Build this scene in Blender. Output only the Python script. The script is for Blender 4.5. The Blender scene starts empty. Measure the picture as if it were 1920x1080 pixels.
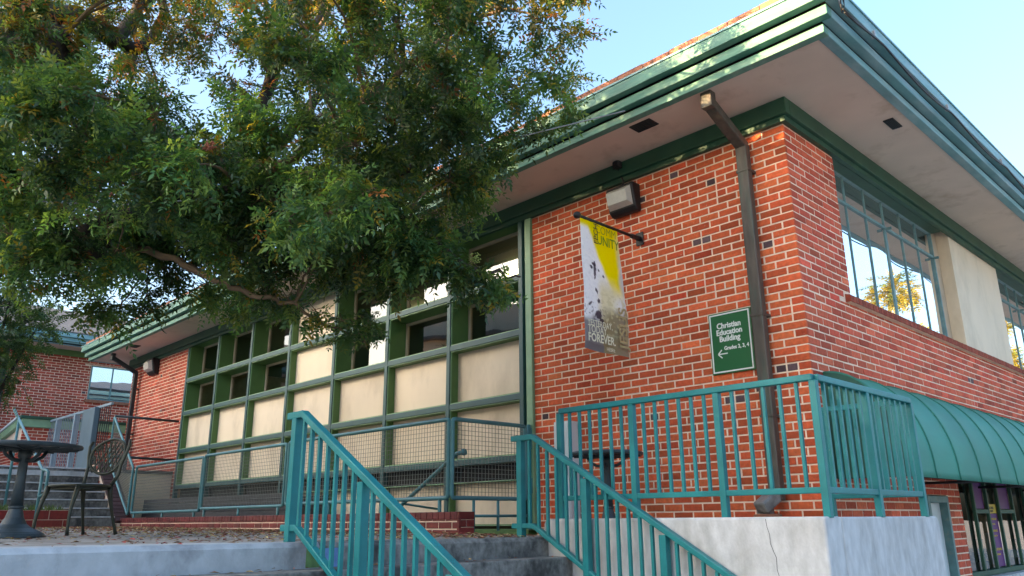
import bpy, math, random
import numpy as np
from mathutils import Vector, Matrix

# ------------------------------------------------------------------ camera, sky, sun, exposure
scene = bpy.context.scene
CAM = np.array([3.0928, -6.7265, 0.1574])
RIGHT = np.array([0.69550166, 0.71848533, -0.00750092])
UP = np.array([0.20911188, -0.19241306, 0.95877497])
FWD = np.array([-0.68742247, 0.66839811, 0.28406743])
FPX = 1466.86
cam_data = bpy.data.cameras.new('camera')
cam_data.sensor_width = 36.0
cam_data.lens = FPX / 1920.0 * 36.0
cam_data.clip_start = 0.05
cam_data.clip_end = 2000.0
cam = bpy.data.objects.new('camera', cam_data)
scene.collection.objects.link(cam)
m = Matrix.Identity(4)
for i in range(3):
    m[i][0] = RIGHT[i]; m[i][1] = UP[i]; m[i][2] = -FWD[i]; m[i][3] = CAM[i]
cam.matrix_world = m
scene.camera = cam

SUN_EL = math.radians(11.0)
SUN_AZ = math.radians(207.0)          # clockwise from +Y
sun_dir = Vector((math.sin(SUN_AZ) * math.cos(SUN_EL), math.cos(SUN_AZ) * math.cos(SUN_EL), math.sin(SUN_EL)))
world = bpy.data.worlds.new('World')
scene.world = world
world.use_nodes = True
wn = world.node_tree.nodes; wl = world.node_tree.links
wn.clear()
sky = wn.new('ShaderNodeTexSky')
sky.sky_type = 'NISHITA'
sky.sun_disc = False
sky.sun_elevation = SUN_EL
sky.sun_rotation = SUN_AZ
sky.altitude = 50
sky.air_density = 1.0
sky.dust_density = 6.5
sky.ozone_density = 3.6
bg = wn.new('ShaderNodeBackground'); bg.inputs[1].default_value = 0.15
wo = wn.new('ShaderNodeOutputWorld')
wl.new(sky.outputs[0], bg.inputs[0]); wl.new(bg.outputs[0], wo.inputs[0])
sl = bpy.data.lights.new('sun', 'SUN')
sl.energy = 3.0; sl.angle = math.radians(0.53); sl.color = (1.0, 0.74, 0.45)
sun = bpy.data.objects.new('sun', sl)
scene.collection.objects.link(sun)
sun.rotation_euler = sun_dir.to_track_quat('Z', 'Y').to_euler()
vs = scene.view_settings
vs.view_transform = 'Standard'; vs.look = 'None'; vs.gamma = 1.0; vs.use_curve_mapping = False
vs.exposure = 2.93
vs.use_white_balance = True; vs.white_balance_temperature = 7600; vs.white_balance_tint = 10
scene.cycles.max_bounces = 7
scene.cycles.diffuse_bounces = 3
scene.cycles.glossy_bounces = 3
scene.cycles.transparent_max_bounces = 12
scene.cycles.use_denoising = True

random.seed(4)
RNG = np.random.default_rng(11)
COL = scene.collection

# ------------------------------------------------------------------ helpers
class MB:
    """collects polygons; build() links them as one mesh object"""
    def __init__(s): s.v = []; s.f = []
    def poly(s, pts):
        n = len(s.v); s.v += [tuple(p) for p in pts]; s.f.append(tuple(range(n, n + len(pts)))); return s
    def box(s, x0, x1, y0, y1, z0, z1):
        n = len(s.v)
        s.v += [(x0,y0,z0),(x1,y0,z0),(x1,y1,z0),(x0,y1,z0),(x0,y0,z1),(x1,y0,z1),(x1,y1,z1),(x0,y1,z1)]
        for q in ((0,3,2,1),(4,5,6,7),(0,1,5,4),(1,2,6,5),(2,3,7,6),(3,0,4,7)): s.f.append(tuple(n+i for i in q))
        return s
    def bar(s, p, q, w, h, up=(0,0,1)):
        p = Vector(p); q = Vector(q); d = (q - p).normalized(); u = Vector(up)
        a = d.cross(u)
        if a.length < 1e-4: a = d.cross(Vector((1,0,0)))
        a.normalize(); b = a.cross(d).normalized()
        n = len(s.v)
        for c in (p, q):
            for i, j in ((-1,-1),(1,-1),(1,1),(-1,1)): s.v.append(tuple(c + a*(i*w/2) + b*(j*h/2)))
        for k in ((3,2,1,0),(4,5,6,7),(0,1,5,4),(1,2,6,5),(2,3,7,6),(3,0,4,7)): s.f.append(tuple(n+i for i in k))
        return s
    def tube(s, pts, r, n=10, cap=True):
        pts = [Vector(p) for p in pts]; m_ = len(pts)
        rs = r if isinstance(r, (list, tuple)) else [r]*m_
        prev = None; base = len(s.v)
        for i, p in enumerate(pts):
            d = (pts[min(i+1,m_-1)] - pts[max(i-1,0)]).normalized()
            if prev is None:
                a = d.cross(Vector((0,0,1)))
                if a.length < 1e-3: a = d.cross(Vector((1,0,0)))
            else:
                a = prev - d*prev.dot(d)
                if a.length < 1e-4: a = d.cross(Vector((0.3,1,0.2)))
            a.normalize(); b = d.cross(a); prev = a
            for k in range(n):
                t = 2*math.pi*k/n
                s.v.append(tuple(p + (a*math.cos(t) + b*math.sin(t))*rs[i]))
        for i in range(m_-1):
            for k in range(n):
                s.f.append((base+i*n+k, base+i*n+(k+1)%n, base+(i+1)*n+(k+1)%n, base+(i+1)*n+k))
        if cap:
            s.f.append(tuple(base+k for k in reversed(range(n))))
            s.f.append(tuple(base+(m_-1)*n+k for k in range(n)))
        return s
    def lathe(s, c, prof, n=24):
        base = len(s.v); cx, cy, cz = c
        for r, z in prof:
            for k in range(n):
                t = 2*math.pi*k/n
                s.v.append((cx+r*math.cos(t), cy+r*math.sin(t), cz+z))
        for i in range(len(prof)-1):
            for k in range(n):
                s.f.append((base+i*n+k, base+i*n+(k+1)%n, base+(i+1)*n+(k+1)%n, base+(i+1)*n+k))
        s.f.append(tuple(base+k for k in reversed(range(n))))
        s.f.append(tuple(base+(len(prof)-1)*n+k for k in range(n)))
        return s
    def prism(s, poly, d):
        """poly: 3-D outline, d: extrusion vector"""
        n = len(s.v); m_ = len(poly)
        s.v += [tuple(p) for p in poly] + [tuple(p[i]+d[i] for i in range(3)) for p in poly]
        s.f.append(tuple(range(n, n+m_))); s.f.append(tuple(n+m_+i for i in reversed(range(m_))))
        for i in range(m_):
            j = (i+1) % m_; s.f.append((n+j, n+i, n+m_+i, n+m_+j))
        return s
    def build(s, name, mat, parent=None, bevel=0.0, smooth=False, fix=True, seg=2):
        me = bpy.data.meshes.new(name)
        me.from_pydata(s.v, [], s.f); me.update()
        if fix:
            import bmesh
            bm = bmesh.new(); bm.from_mesh(me); bmesh.ops.recalc_face_normals(bm, faces=bm.faces); bm.to_mesh(me); bm.free()
        me.materials.append(mat)
        if smooth:
            me.polygons.foreach_set('use_smooth', [True]*len(me.polygons))
        o = bpy.data.objects.new(name, me); COL.objects.link(o)
        if parent is not None: attach(o, parent)
        if bevel > 0:
            b = o.modifiers.new('bevel', 'BEVEL'); b.width = bevel; b.segments = seg; b.limit_method = 'ANGLE'; b.angle_limit = math.radians(40)
        return o

BASES = {}
def attach(o, parent):
    o.parent = parent
    if parent.name in BASES:
        o.matrix_parent_inverse = Matrix.Translation(-Vector(BASES[parent.name]))
def thing(name, label, cat, loc=(0,0,0), group=None):
    o = bpy.data.objects.new(name, None); COL.objects.link(o)
    o.empty_display_size = 0.2
    o.location = loc; BASES[o.name] = tuple(loc)
    o['label'] = label; o['category'] = cat
    if group: o['group'] = group
    return o
def tag(o, label, cat, group=None):
    o['label'] = label; o['category'] = cat
    if group: o['group'] = group
    return o
def structure(o): o['kind'] = 'structure'; return o
def stuff(o): o['kind'] = 'stuff'; return o
def quick(name, mat, parent, *boxes, bevel=0.0):
    mb = MB()
    for b in boxes: mb.box(*b)
    return mb.build(name, mat, parent, bevel)

# ------------------------------------------------------------------ materials
def new_mat(name):
    mt = bpy.data.materials.new(name); mt.use_nodes = True
    nt = mt.node_tree; bs = nt.nodes['Principled BSDF']
    return mt, nt, bs
def surf(name, c, rough=0.7, *a_, objvar=0.0, **k_):
    mt = surf0(name, c, rough, *a_, **k_)
    if objvar:
        nt = mt.node_tree; bs = nt.nodes['Principled BSDF']; src = bs.inputs['Base Color'].links[0].from_socket
        oi = nt.nodes.new('ShaderNodeObjectInfo'); mr = nt.nodes.new('ShaderNodeMapRange'); mr.inputs[3].default_value = 1-objvar; mr.inputs[4].default_value = 1+objvar
        sc_ = nt.nodes.new('ShaderNodeVectorMath'); sc_.operation = 'SCALE'
        nt.links.new(oi.outputs['Random'], mr.inputs[0]); nt.links.new(src, sc_.inputs[0]); nt.links.new(mr.outputs[0], sc_.inputs['Scale']); nt.links.new(sc_.outputs[0], bs.inputs['Base Color'])
    return mt
def surf0(name, c, rough=0.7, var=0.18, scale=6.0, c2=None, mask=(0.45, 0.7), mscale=3.0, stretch=(1,1,1), bump=0.0, bscale=60.0, metal=0.0, spec=0.5, coat=0.0, amount=1.0):
    mt, nt, bs = new_mat(name); N = nt.nodes; L = nt.links
    tc = N.new('ShaderNodeTexCoord')
    mp = N.new('ShaderNodeMapping'); mp.inputs['Scale'].default_value = stretch
    L.new(tc.outputs['Object'], mp.inputs[0])
    n1 = N.new('ShaderNodeTexNoise'); n1.inputs['Scale'].default_value = scale; n1.inputs['Detail'].default_value = 6
    L.new(mp.outputs[0], n1.inputs['Vector'])
    rm = N.new('ShaderNodeMapRange'); rm.inputs[1].default_value = 0.3; rm.inputs[2].default_value = 0.7
    rm.inputs[3].default_value = 1 - var; rm.inputs[4].default_value = 1 + var
    L.new(n1.outputs[0], rm.inputs[0])
    base = N.new('ShaderNodeRGB'); base.outputs[0].default_value = (*c, 1)
    col = base.outputs[0]
    if c2 is not None:
        n2 = N.new('ShaderNodeTexNoise'); n2.inputs['Scale'].default_value = mscale; n2.inputs['Detail'].default_value = 8; n2.inputs['Roughness'].default_value = 0.65
        L.new(mp.outputs[0], n2.inputs['Vector'])
        r2 = N.new('ShaderNodeMapRange'); r2.inputs[1].default_value = mask[0]; r2.inputs[2].default_value = mask[1]; r2.inputs[4].default_value = amount
        L.new(n2.outputs[0], r2.inputs[0])
        mx = N.new('ShaderNodeMix'); mx.data_type = 'RGBA'
        L.new(r2.outputs[0], mx.inputs[0]); L.new(col, mx.inputs[6]); mx.inputs[7].default_value = (*c2, 1)
        col = mx.outputs[2]
    ml = N.new('ShaderNodeVectorMath'); ml.operation = 'SCALE'
    L.new(col, ml.inputs[0]); L.new(rm.outputs[0], ml.inputs['Scale'])
    L.new(ml.outputs[0], bs.inputs['Base Color'])
    bs.inputs['Roughness'].default_value = rough; bs.inputs['Metallic'].default_value = metal
    bs.inputs['Specular IOR Level'].default_value = spec
    bs.inputs['Coat Weight'].default_value = coat
    if bump > 0:
        nb = N.new('ShaderNodeTexNoise'); nb.inputs['Scale'].default_value = bscale; nb.inputs['Detail'].default_value = 5
        L.new(mp.outputs[0], nb.inputs['Vector'])
        bp = N.new('ShaderNodeBump'); bp.inputs['Strength'].default_value = bump; bp.inputs['Distance'].default_value = 0.01
        L.new(nb.outputs[0], bp.inputs['Height']); L.new(bp.outputs[0], bs.inputs['Normal'])
    return mt
def attr_mat(name, attr, rough=0.85, var=0.15, scale=30.0, bump=0.3, bscale=120.0, spec=0.3, speck=None):
    mt, nt, bs = new_mat(name); N = nt.nodes; L = nt.links
    at = N.new('ShaderNodeAttribute'); at.attribute_name = attr
    geo = N.new('ShaderNodeNewGeometry')
    n1 = N.new('ShaderNodeTexNoise'); n1.inputs['Scale'].default_value = scale; n1.inputs['Detail'].default_value = 5
    L.new(geo.outputs['Position'], n1.inputs['Vector'])
    rm = N.new('ShaderNodeMapRange'); rm.inputs[1].default_value = 0.3; rm.inputs[2].default_value = 0.7
    rm.inputs[3].default_value = 1-var; rm.inputs[4].default_value = 1+var
    L.new(n1.outputs[0], rm.inputs[0])
    n0 = N.new('ShaderNodeTexNoise'); n0.inputs['Scale'].default_value = 0.9; n0.inputs['Detail'].default_value = 5; L.new(geo.outputs['Position'], n0.inputs['Vector'])
    r0 = N.new('ShaderNodeMapRange'); r0.inputs[1].default_value = 0.3; r0.inputs[2].default_value = 0.7; r0.inputs[3].default_value = 0.84; r0.inputs[4].default_value = 1.12; L.new(n0.outputs[0], r0.inputs[0])
    m0_ = N.new('ShaderNodeMath'); m0_.operation = 'MULTIPLY'; L.new(rm.outputs[0], m0_.inputs[0]); L.new(r0.outputs[0], m0_.inputs[1]); rm = m0_
    ml = N.new('ShaderNodeVectorMath'); ml.operation = 'SCALE'
    L.new(at.outputs['Color'], ml.inputs[0]); L.new(rm.outputs[0], ml.inputs['Scale'])
    col = ml.outputs[0]
    if speck:
        # pale mortar smears and paint flecks over the brick faces
        n3 = N.new('ShaderNodeTexNoise'); n3.inputs['Scale'].default_value = 55.0; n3.inputs['Detail'].default_value = 3
        n4 = N.new('ShaderNodeTexNoise'); n4.inputs['Scale'].default_value = 1.3; n4.inputs['Detail'].default_value = 4
        L.new(geo.outputs['Position'], n3.inputs['Vector']); L.new(geo.outputs['Position'], n4.inputs['Vector'])
        r3 = N.new('ShaderNodeMapRange'); r3.inputs[1].default_value = 0.66; r3.inputs[2].default_value = 0.74
        r4 = N.new('ShaderNodeMapRange'); r4.inputs[1].default_value = 0.45; r4.inputs[2].default_value = 0.65
        L.new(n3.outputs[0], r3.inputs[0]); L.new(n4.outputs[0], r4.inputs[0])
        mm = N.new('ShaderNodeMath'); mm.operation = 'MULTIPLY'
        L.new(r3.outputs[0], mm.inputs[0]); L.new(r4.outputs[0], mm.inputs[1])
        mx = N.new('ShaderNodeMix'); mx.data_type = 'RGBA'
        L.new(mm.outputs[0], mx.inputs[0]); L.new(col, mx.inputs[6]); mx.inputs[7].default_value = (*speck, 1)
        col = mx.outputs[2]
    L.new(col, bs.inputs['Base Color'])
    bs.inputs['Roughness'].default_value = rough; bs.inputs['Specular IOR Level'].default_value = spec
    if bump > 0:
        nb = N.new('ShaderNodeTexNoise'); nb.inputs['Scale'].default_value = bscale; nb.inputs['Detail'].default_value = 4
        L.new(geo.outputs['Position'], nb.inputs['Vector'])
        bp = N.new('ShaderNodeBump'); bp.inputs['Strength'].default_value = bump; bp.inputs['Distance'].default_value = 0.004
        L.new(nb.outputs[0], bp.inputs['Height']); L.new(bp.outputs[0], bs.inputs['Normal'])
    return mt
def glass(name, reflect, tint=(0.8,0.85,0.85), rough=0.01, haze=0.0, haze_col=(0.5,0.5,0.48)):
    mt = bpy.data.materials.new(name); mt.use_nodes = True
    nt = mt.node_tree; N = nt.nodes; L = nt.links; N.clear()
    out = N.new('ShaderNodeOutputMaterial')
    tr = N.new('ShaderNodeBsdfTransparent'); tr.inputs[0].default_value = (*tint, 1)
    gl = N.new('ShaderNodeBsdfGlossy'); gl.inputs['Roughness'].default_value = rough; gl.inputs[0].default_value = (0.95,0.97,1,1)
    df = N.new('ShaderNodeBsdfDiffuse'); df.inputs[0].default_value = (*haze_col, 1)
    tc = N.new('ShaderNodeTexCoord')
    nb = N.new('ShaderNodeTexNoise'); nb.inputs['Scale'].default_value = 1.6; nb.inputs['Detail'].default_value = 1
    L.new(tc.outputs['Object'], nb.inputs['Vector'])
    bp = N.new('ShaderNodeBump'); bp.inputs['Strength'].default_value = 0.05; bp.inputs['Distance'].default_value = 0.03
    L.new(nb.outputs[0], bp.inputs['Height']); L.new(bp.outputs[0], gl.inputs['Normal'])
    lw = N.new('ShaderNodeFresnel'); lw.inputs[0].default_value = 1.5
    ad = N.new('ShaderNodeMath'); ad.operation = 'ADD'; ad.use_clamp = True; ad.inputs[1].default_value = reflect
    L.new(lw.outputs[0], ad.inputs[0])
    m0 = N.new('ShaderNodeMixShader'); m0.inputs[0].default_value = haze
    L.new(tr.outputs[0], m0.inputs[1]); L.new(df.outputs[0], m0.inputs[2])
    m1 = N.new('ShaderNodeMixShader')
    L.new(ad.outputs[0], m1.inputs[0]); L.new(m0.outputs[0], m1.inputs[1]); L.new(gl.outputs[0], m1.inputs[2])
    L.new(m1.outputs[0], out.inputs[0])
    return mt
def emit(name, c, s):
    mt, nt, bs = new_mat(name)
    bs.inputs['Base Color'].default_value = (*c, 1); bs.inputs['Emission Color'].default_value = (*c, 1); bs.inputs['Emission Strength'].default_value = s
    return mt

M = {}
M['brick'] = attr_mat('brick', 'tone', 0.85, 0.16, 28, 0.35, 140, 0.25, speck=(0.55,0.42,0.36))
M['mortar'] = surf('mortar', (0.84,0.63,0.475), 0.95, 0.12, 9, bump=0.4, bscale=150)
M['teal_paint'] = surf('teal_paint', (0.002,0.175,0.185), 0.42, 0.16, 5, c2=(0.22,0.27,0.26), mask=(0.70,0.75), mscale=38, bump=0.14, bscale=70, spec=0.35)
M['pipe_paint'] = surf('pipe_paint', (0.055,0.20,0.22), 0.42, 0.14, 5, c2=(0.09,0.11,0.10), mask=(0.6,0.8), mscale=14, bump=0.08, bscale=120)
M['wire'] = surf('wire', (0.13,0.15,0.14), 0.6, 0.2, 20)
M['frame_teal'] = surf('frame_teal', (0.018,0.078,0.082), 0.5, 0.14, 5, c2=(0.035,0.10,0.07), mask=(0.55,0.8), mscale=4, bump=0.05)
M['frame_green'] = surf('frame_green', (0.085,0.185,0.055), 0.55, 0.14, 4, c2=(0.06,0.12,0.045), mask=(0.5,0.8), mscale=4, bump=0.05)
M['frame_edge'] = surf('frame_edge', (0.22,0.38,0.22), 0.5, 0.12, 6)
M['frieze'] = surf('frieze', (0.016,0.075,0.043), 0.55, 0.16, 3, c2=(0.03,0.09,0.045), mask=(0.5,0.8), mscale=5, bump=0.06)
M['fascia'] = surf('fascia', (0.065,0.20,0.155), 0.6, 0.2, 4, c2=(0.17,0.30,0.23), mask=(0.46,0.72), mscale=3.5, stretch=(0.7,1,5), bump=0.25, bscale=40)
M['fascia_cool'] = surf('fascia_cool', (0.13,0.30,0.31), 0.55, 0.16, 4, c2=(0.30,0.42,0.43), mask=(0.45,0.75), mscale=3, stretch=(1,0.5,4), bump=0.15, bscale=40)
M['roof_edge'] = surf('roof_edge', (0.30,0.115,0.065), 0.85, 0.3, 18, bump=0.5, bscale=60)
M['roof'] = surf('roof', (0.13,0.12,0.115), 0.9, 0.3, 12, bump=0.5, bscale=40)
M['soffit'] = surf('soffit', (0.63,0.49,0.395), 0.9, 0.06, 2, c2=(0.36,0.24,0.16), mask=(0.54,0.74), mscale=1.7, bump=0.08, bscale=60, amount=0.7)
M['panel'] = surf('panel', (0.70,0.575,0.43), 0.6, 0.05, 2, c2=(0.40,0.31,0.21), mask=(0.5,0.82), mscale=1.8, stretch=(1,1,0.45), bump=0.05, bscale=80, amount=0.8, objvar=0.09)
M['cream'] = surf('cream', (0.76,0.62,0.46), 0.7, 0.05, 2, c2=(0.50,0.40,0.27), mask=(0.5,0.85), mscale=1.5, stretch=(1,1,0.5))
M['sash'] = surf('sash', (0.46,0.37,0.27), 0.6, 0.1, 8)
M['steel_sash'] = surf('steel_sash', (0.10,0.21,0.21), 0.5, 0.2, 10, c2=(0.20,0.24,0.20), mask=(0.55,0.75), mscale=12)
M['concrete'] = surf('concrete', (0.50,0.505,0.51), 0.9, 0.16, 10, c2=(0.36,0.35,0.335), mask=(0.46,0.68), mscale=2.2, stretch=(1.5,1.5,0.65), bump=0.4, bscale=40, amount=0.8)
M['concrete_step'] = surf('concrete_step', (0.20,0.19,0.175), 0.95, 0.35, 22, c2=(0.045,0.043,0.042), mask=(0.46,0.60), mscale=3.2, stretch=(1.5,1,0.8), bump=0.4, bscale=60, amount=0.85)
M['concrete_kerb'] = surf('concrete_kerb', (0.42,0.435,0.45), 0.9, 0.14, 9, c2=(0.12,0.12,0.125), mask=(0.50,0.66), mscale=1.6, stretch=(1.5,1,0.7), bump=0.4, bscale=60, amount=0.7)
M['paving'] = surf('paving', (0.34,0.31,0.28), 0.92, 0.15, 5, c2=(0.17,0.14,0.115), mask=(0.4,0.7), mscale=3, bump=0.3, bscale=70)
M['asphalt'] = surf('asphalt', (0.40,0.37,0.33), 0.95, 0.2, 3, bump=0.3, bscale=90)
M['downspout'] = surf('downspout', (0.085,0.068,0.055), 0.55, 0.25, 7, c2=(0.055,0.085,0.065), mask=(0.5,0.75), mscale=4, stretch=(3,3,0.5), bump=0.2, bscale=60, metal=0.2)
M['downspout_dark'] = surf('downspout_dark', (0.02,0.03,0.032), 0.5, 0.2, 8)
M['lead'] = surf('lead', (0.22,0.22,0.21), 0.5, 0.3, 15, c2=(0.05,0.05,0.05), mask=(0.5,0.7), mscale=10, metal=0.3, bump=0.4)
M['black'] = surf('black', (0.012,0.012,0.014), 0.45, 0.2, 12)
M['void'] = surf('void', (0.012,0.012,0.012), 0.9, 0.1, 4)
M['lamp_lens'] = surf('lamp_lens', (0.52,0.51,0.46), 0.25, 0.06, 40, bump=0.15, bscale=160)
M['sign_green'] = surf('sign_green', (0.012,0.125,0.042), 0.35, 0.05, 3)
M['white'] = surf('white', (0.78,0.78,0.74), 0.5, 0.03, 6)
M['cabinet'] = surf('cabinet', (0.58,0.63,0.64), 0.5, 0.05, 3)
M['awning'] = surf('awning', (0.007,0.215,0.155), 0.6, 0.10, 2, c2=(0.012,0.16,0.12), mask=(0.4,0.8), mscale=1.5, stretch=(1,0.4,1), bump=0.10, bscale=25)
M['awning_end_shade'] = surf('awning_end_shade', (0.004,0.075,0.052), 0.65, 0.1, 3)  # darker than the canopy green, painting shade onto the end panel
M['awning_seam'] = surf('awning_seam', (0.006,0.15,0.11), 0.6, 0.1, 3)
M['table_metal'] = surf('table_metal', (0.030,0.045,0.052), 0.5, 0.2, 14, bump=0.15, bscale=90)
M['chair_metal'] = surf('chair_metal', (0.055,0.055,0.034), 0.4, 0.25, 10, c2=(0.028,0.035,0.03), mask=(0.4,0.65), mscale=5, metal=0.4, bump=0.2, bscale=100)
M['bark'] = surf('bark', (0.050,0.037,0.028), 0.95, 0.35, 12, c2=(0.018,0.014,0.012), mask=(0.4,0.62), mscale=9, stretch=(1,1,0.35), bump=0.9, bscale=28)
M['twig'] = surf('twig', (0.17,0.11,0.065), 0.85, 0.25, 12)
M['berry'] = surf('berry', (0.48,0.16,0.10), 0.5, 0.3, 90)
M['berry_green'] = surf('berry_green', (0.24,0.30,0.07), 0.6, 0.25, 60)
M['wood_dark'] = surf('wood_dark', (0.075,0.072,0.072), 0.8, 0.2, 6, stretch=(1,1,6), bump=0.3)
M['window'] = glass('window', 0.08, (0.50,0.55,0.50))
M['window_bright'] = glass('window_bright', 0.62, (0.25,0.27,0.28), 0.015, 0.55, (0.30,0.31,0.31))
M['shop_glass'] = glass('shop_glass', 0.05, (0.8,0.82,0.8))
M['room'] = surf('room', (0.060,0.078,0.072), 0.9, 0.05, 2)
M['tube_light'] = emit('tube_light', (1.0,0.80,0.46), 1.6)
M['purple'] = surf('purple', (0.12,0.018,0.15), 0.5, 0.05, 4)
M['gold'] = surf('gold', (0.62,0.42,0.05), 0.5, 0.05, 4)
M['cardboard'] = surf('cardboard', (0.50,0.36,0.24), 0.8, 0.1, 6)
M['paper'] = surf('paper', (0.62,0.60,0.56), 0.8, 0.05, 6)
M['red_brick_glaze'] = attr_mat('red_brick_glaze', 'tone', 0.5, 0.18, 20, 0.2, 100, 0.4)
M['paint_green'] = surf('paint_green', (0.10,0.19,0.065), 0.85, 0.3, 14)
M['paint_blue'] = surf('paint_blue', (0.13,0.24,0.46), 0.85, 0.25, 14)
M['litter'] = attr_mat('litter', 'tone', 0.9, 0.2, 40, 0.0)
M['grass'] = surf('grass', (0.10,0.15,0.035), 0.8, 0.3, 10)
M['wire_black'] = surf('wire_black', (0.015,0.015,0.016), 0.5, 0.1, 5)
M['cable_grey'] = surf('cable_grey', (0.30,0.31,0.32), 0.5, 0.1, 5)
M['fence_pale'] = surf('fence_pale', (0.22,0.30,0.34), 0.5, 0.1, 5)

def leaf_material(name, trans):
    mt = bpy.data.materials.new(name); mt.use_nodes = True
    nt = mt.node_tree; N = nt.nodes; L = nt.links; N.clear()
    out = N.new('ShaderNodeOutputMaterial')
    at = N.new('ShaderNodeAttribute'); at.attribute_name = 'tone'
    pb = N.new('ShaderNodeBsdfPrincipled'); pb.inputs['Roughness'].default_value = 0.42; pb.inputs['Specular IOR Level'].default_value = 0.45
    L.new(at.outputs['Color'], pb.inputs['Base Color'])
    tl = N.new('ShaderNodeBsdfTranslucent')
    mu = N.new('ShaderNodeMix'); mu.data_type = 'RGBA'; mu.blend_type = 'MULTIPLY'; mu.inputs[0].default_value = 1.0
    L.new(at.outputs['Color'], mu.inputs[6]); mu.inputs[7].default_value = (2.3, 1.75, 0.7, 1)
    L.new(mu.outputs[2], tl.inputs[0])
    mx = N.new('ShaderNodeMixShader'); mx.inputs[0].default_value = trans
    L.new(pb.outputs[0], mx.inputs[1]); L.new(tl.outputs[0], mx.inputs[2]); L.new(mx.outputs[0], out.inputs[0])
    return mt
M['leaf'] = leaf_material('leaf', 0.40)

# ------------------------------------------------------------------ brickwork
MOD, COURSE, JOINT, JV = 0.222, 0.0758, 0.0140, 0.0170
def px_area(P, ext):
    d = np.asarray(P) - CAM; D = d @ FWD
    if D < 0.3: return 0
    x = 960 + FPX*(d@RIGHT)/D; y = 540 - FPX*(d@UP)/D
    if x < -20 or x > 1940 or y < -20 or y > 1100: return 0
    return ext/(D*D)
def tone(rng, base, clinker=0.025):
    k = rng.random()
    b = np.array(base)
    if k < clinker: return tuple(np.array((0.11,0.065,0.07))*rng.uniform(0.6,1.4))
    f = rng.normal(1.0, 0.14)
    if k < 0.20: f *= 0.78
    g = rng.normal(0, 0.10)
    return tuple(np.clip(b*f*np.array((1, 1+g, 1+g*0.6)), 0.01, 0.9))
def courses(u0, u1, z0, z1, holes=(), shift=0.0, mod=MOD, course=COURSE, clink=0.02, rng=RNG):
    out = []
    i0 = math.floor(z0/course); i1 = math.ceil(z1/course)
    for i in range(i0, i1):
        za = max(i*course, z0); zb = min((i+1)*course - JOINT, z1)
        if zb - za < 0.012: continue
        off = (mod/2 if i % 2 else 0.0) + shift
        k0 = math.floor((u0-off)/mod); k1 = math.ceil((u1-off)/mod)
        for k in range(k0, k1+1):
            segs = [(k*mod+off, (k+1)*mod+off-JV)]
            if rng.random() < clink*2.2:      # a half brick pair
                a, b = segs[0]; c = (a+b)/2
                segs = [(a, c-JV/2), (c+JV/2, b)]
            for a, b in segs:
                a = max(a, u0); b = min(b, u1)
                if u1 - b < 0.045: b = u1
                if a - u0 < 0.045: a = u0
                if b - a < 0.018: continue
                parts = [(a, b, za, zb)]
                for (ha, hb, hz0, hz1) in holes:
                    nxt = []
                    for (pa, pb, qa, qb) in parts:
                        if pb <= ha or pa >= hb or qb <= hz0 or qa >= hz1: nxt.append((pa,pb,qa,qb)); continue
                        if qa < hz0-0.012 : nxt.append((pa,pb,qa,hz0-0.004)); continue
                        if qb > hz1+0.012 : nxt.append((pa,pb,hz1+0.004,qb)); continue
                        if pa < ha - 0.02: nxt.append((pa, ha-0.004, qa, qb))
                        if pb > hb + 0.02: nxt.append((hb+0.004, pb, qa, qb))
                    parts = nxt
                out += parts
    return out
BRICK_MESH = {}
def brick_mesh(L_, H_, tn, key, mat):
    if key in BRICK_MESH: return BRICK_MESH[key]
    e = 0.004; me = bpy.data.meshes.new('brick')
    d = 0.03; x, z = L_/2, H_/2
    v = [(-x,-d,-z),(x,-d,-z),(x,-d,z),(-x,-d,z),(-x,-0.004,-z),(x,-0.004,-z),(x,-0.004,z),(-x,-0.004,z),(-x+e,0,-z+e),(x-e,0,-z+e),(x-e,0,z-e),(-x+e,0,z-e)]
    f = [(0,1,5,4),(1,2,6,5),(2,3,7,6),(3,0,4,7),(4,5,9,8),(5,6,10,9),(6,7,11,10),(7,4,8,11),(8,9,10,11)]
    f = [tuple(reversed(q)) for q in f]
    me.from_pydata(v, [], f); me.update()
    a = me.color_attributes.new('tone', 'FLOAT_COLOR', 'POINT')
    a.data.foreach_set('color', list((*tn, 1.0))*len(v))
    me.materials.append(mat); BRICK_MESH[key] = me
    return me
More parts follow.
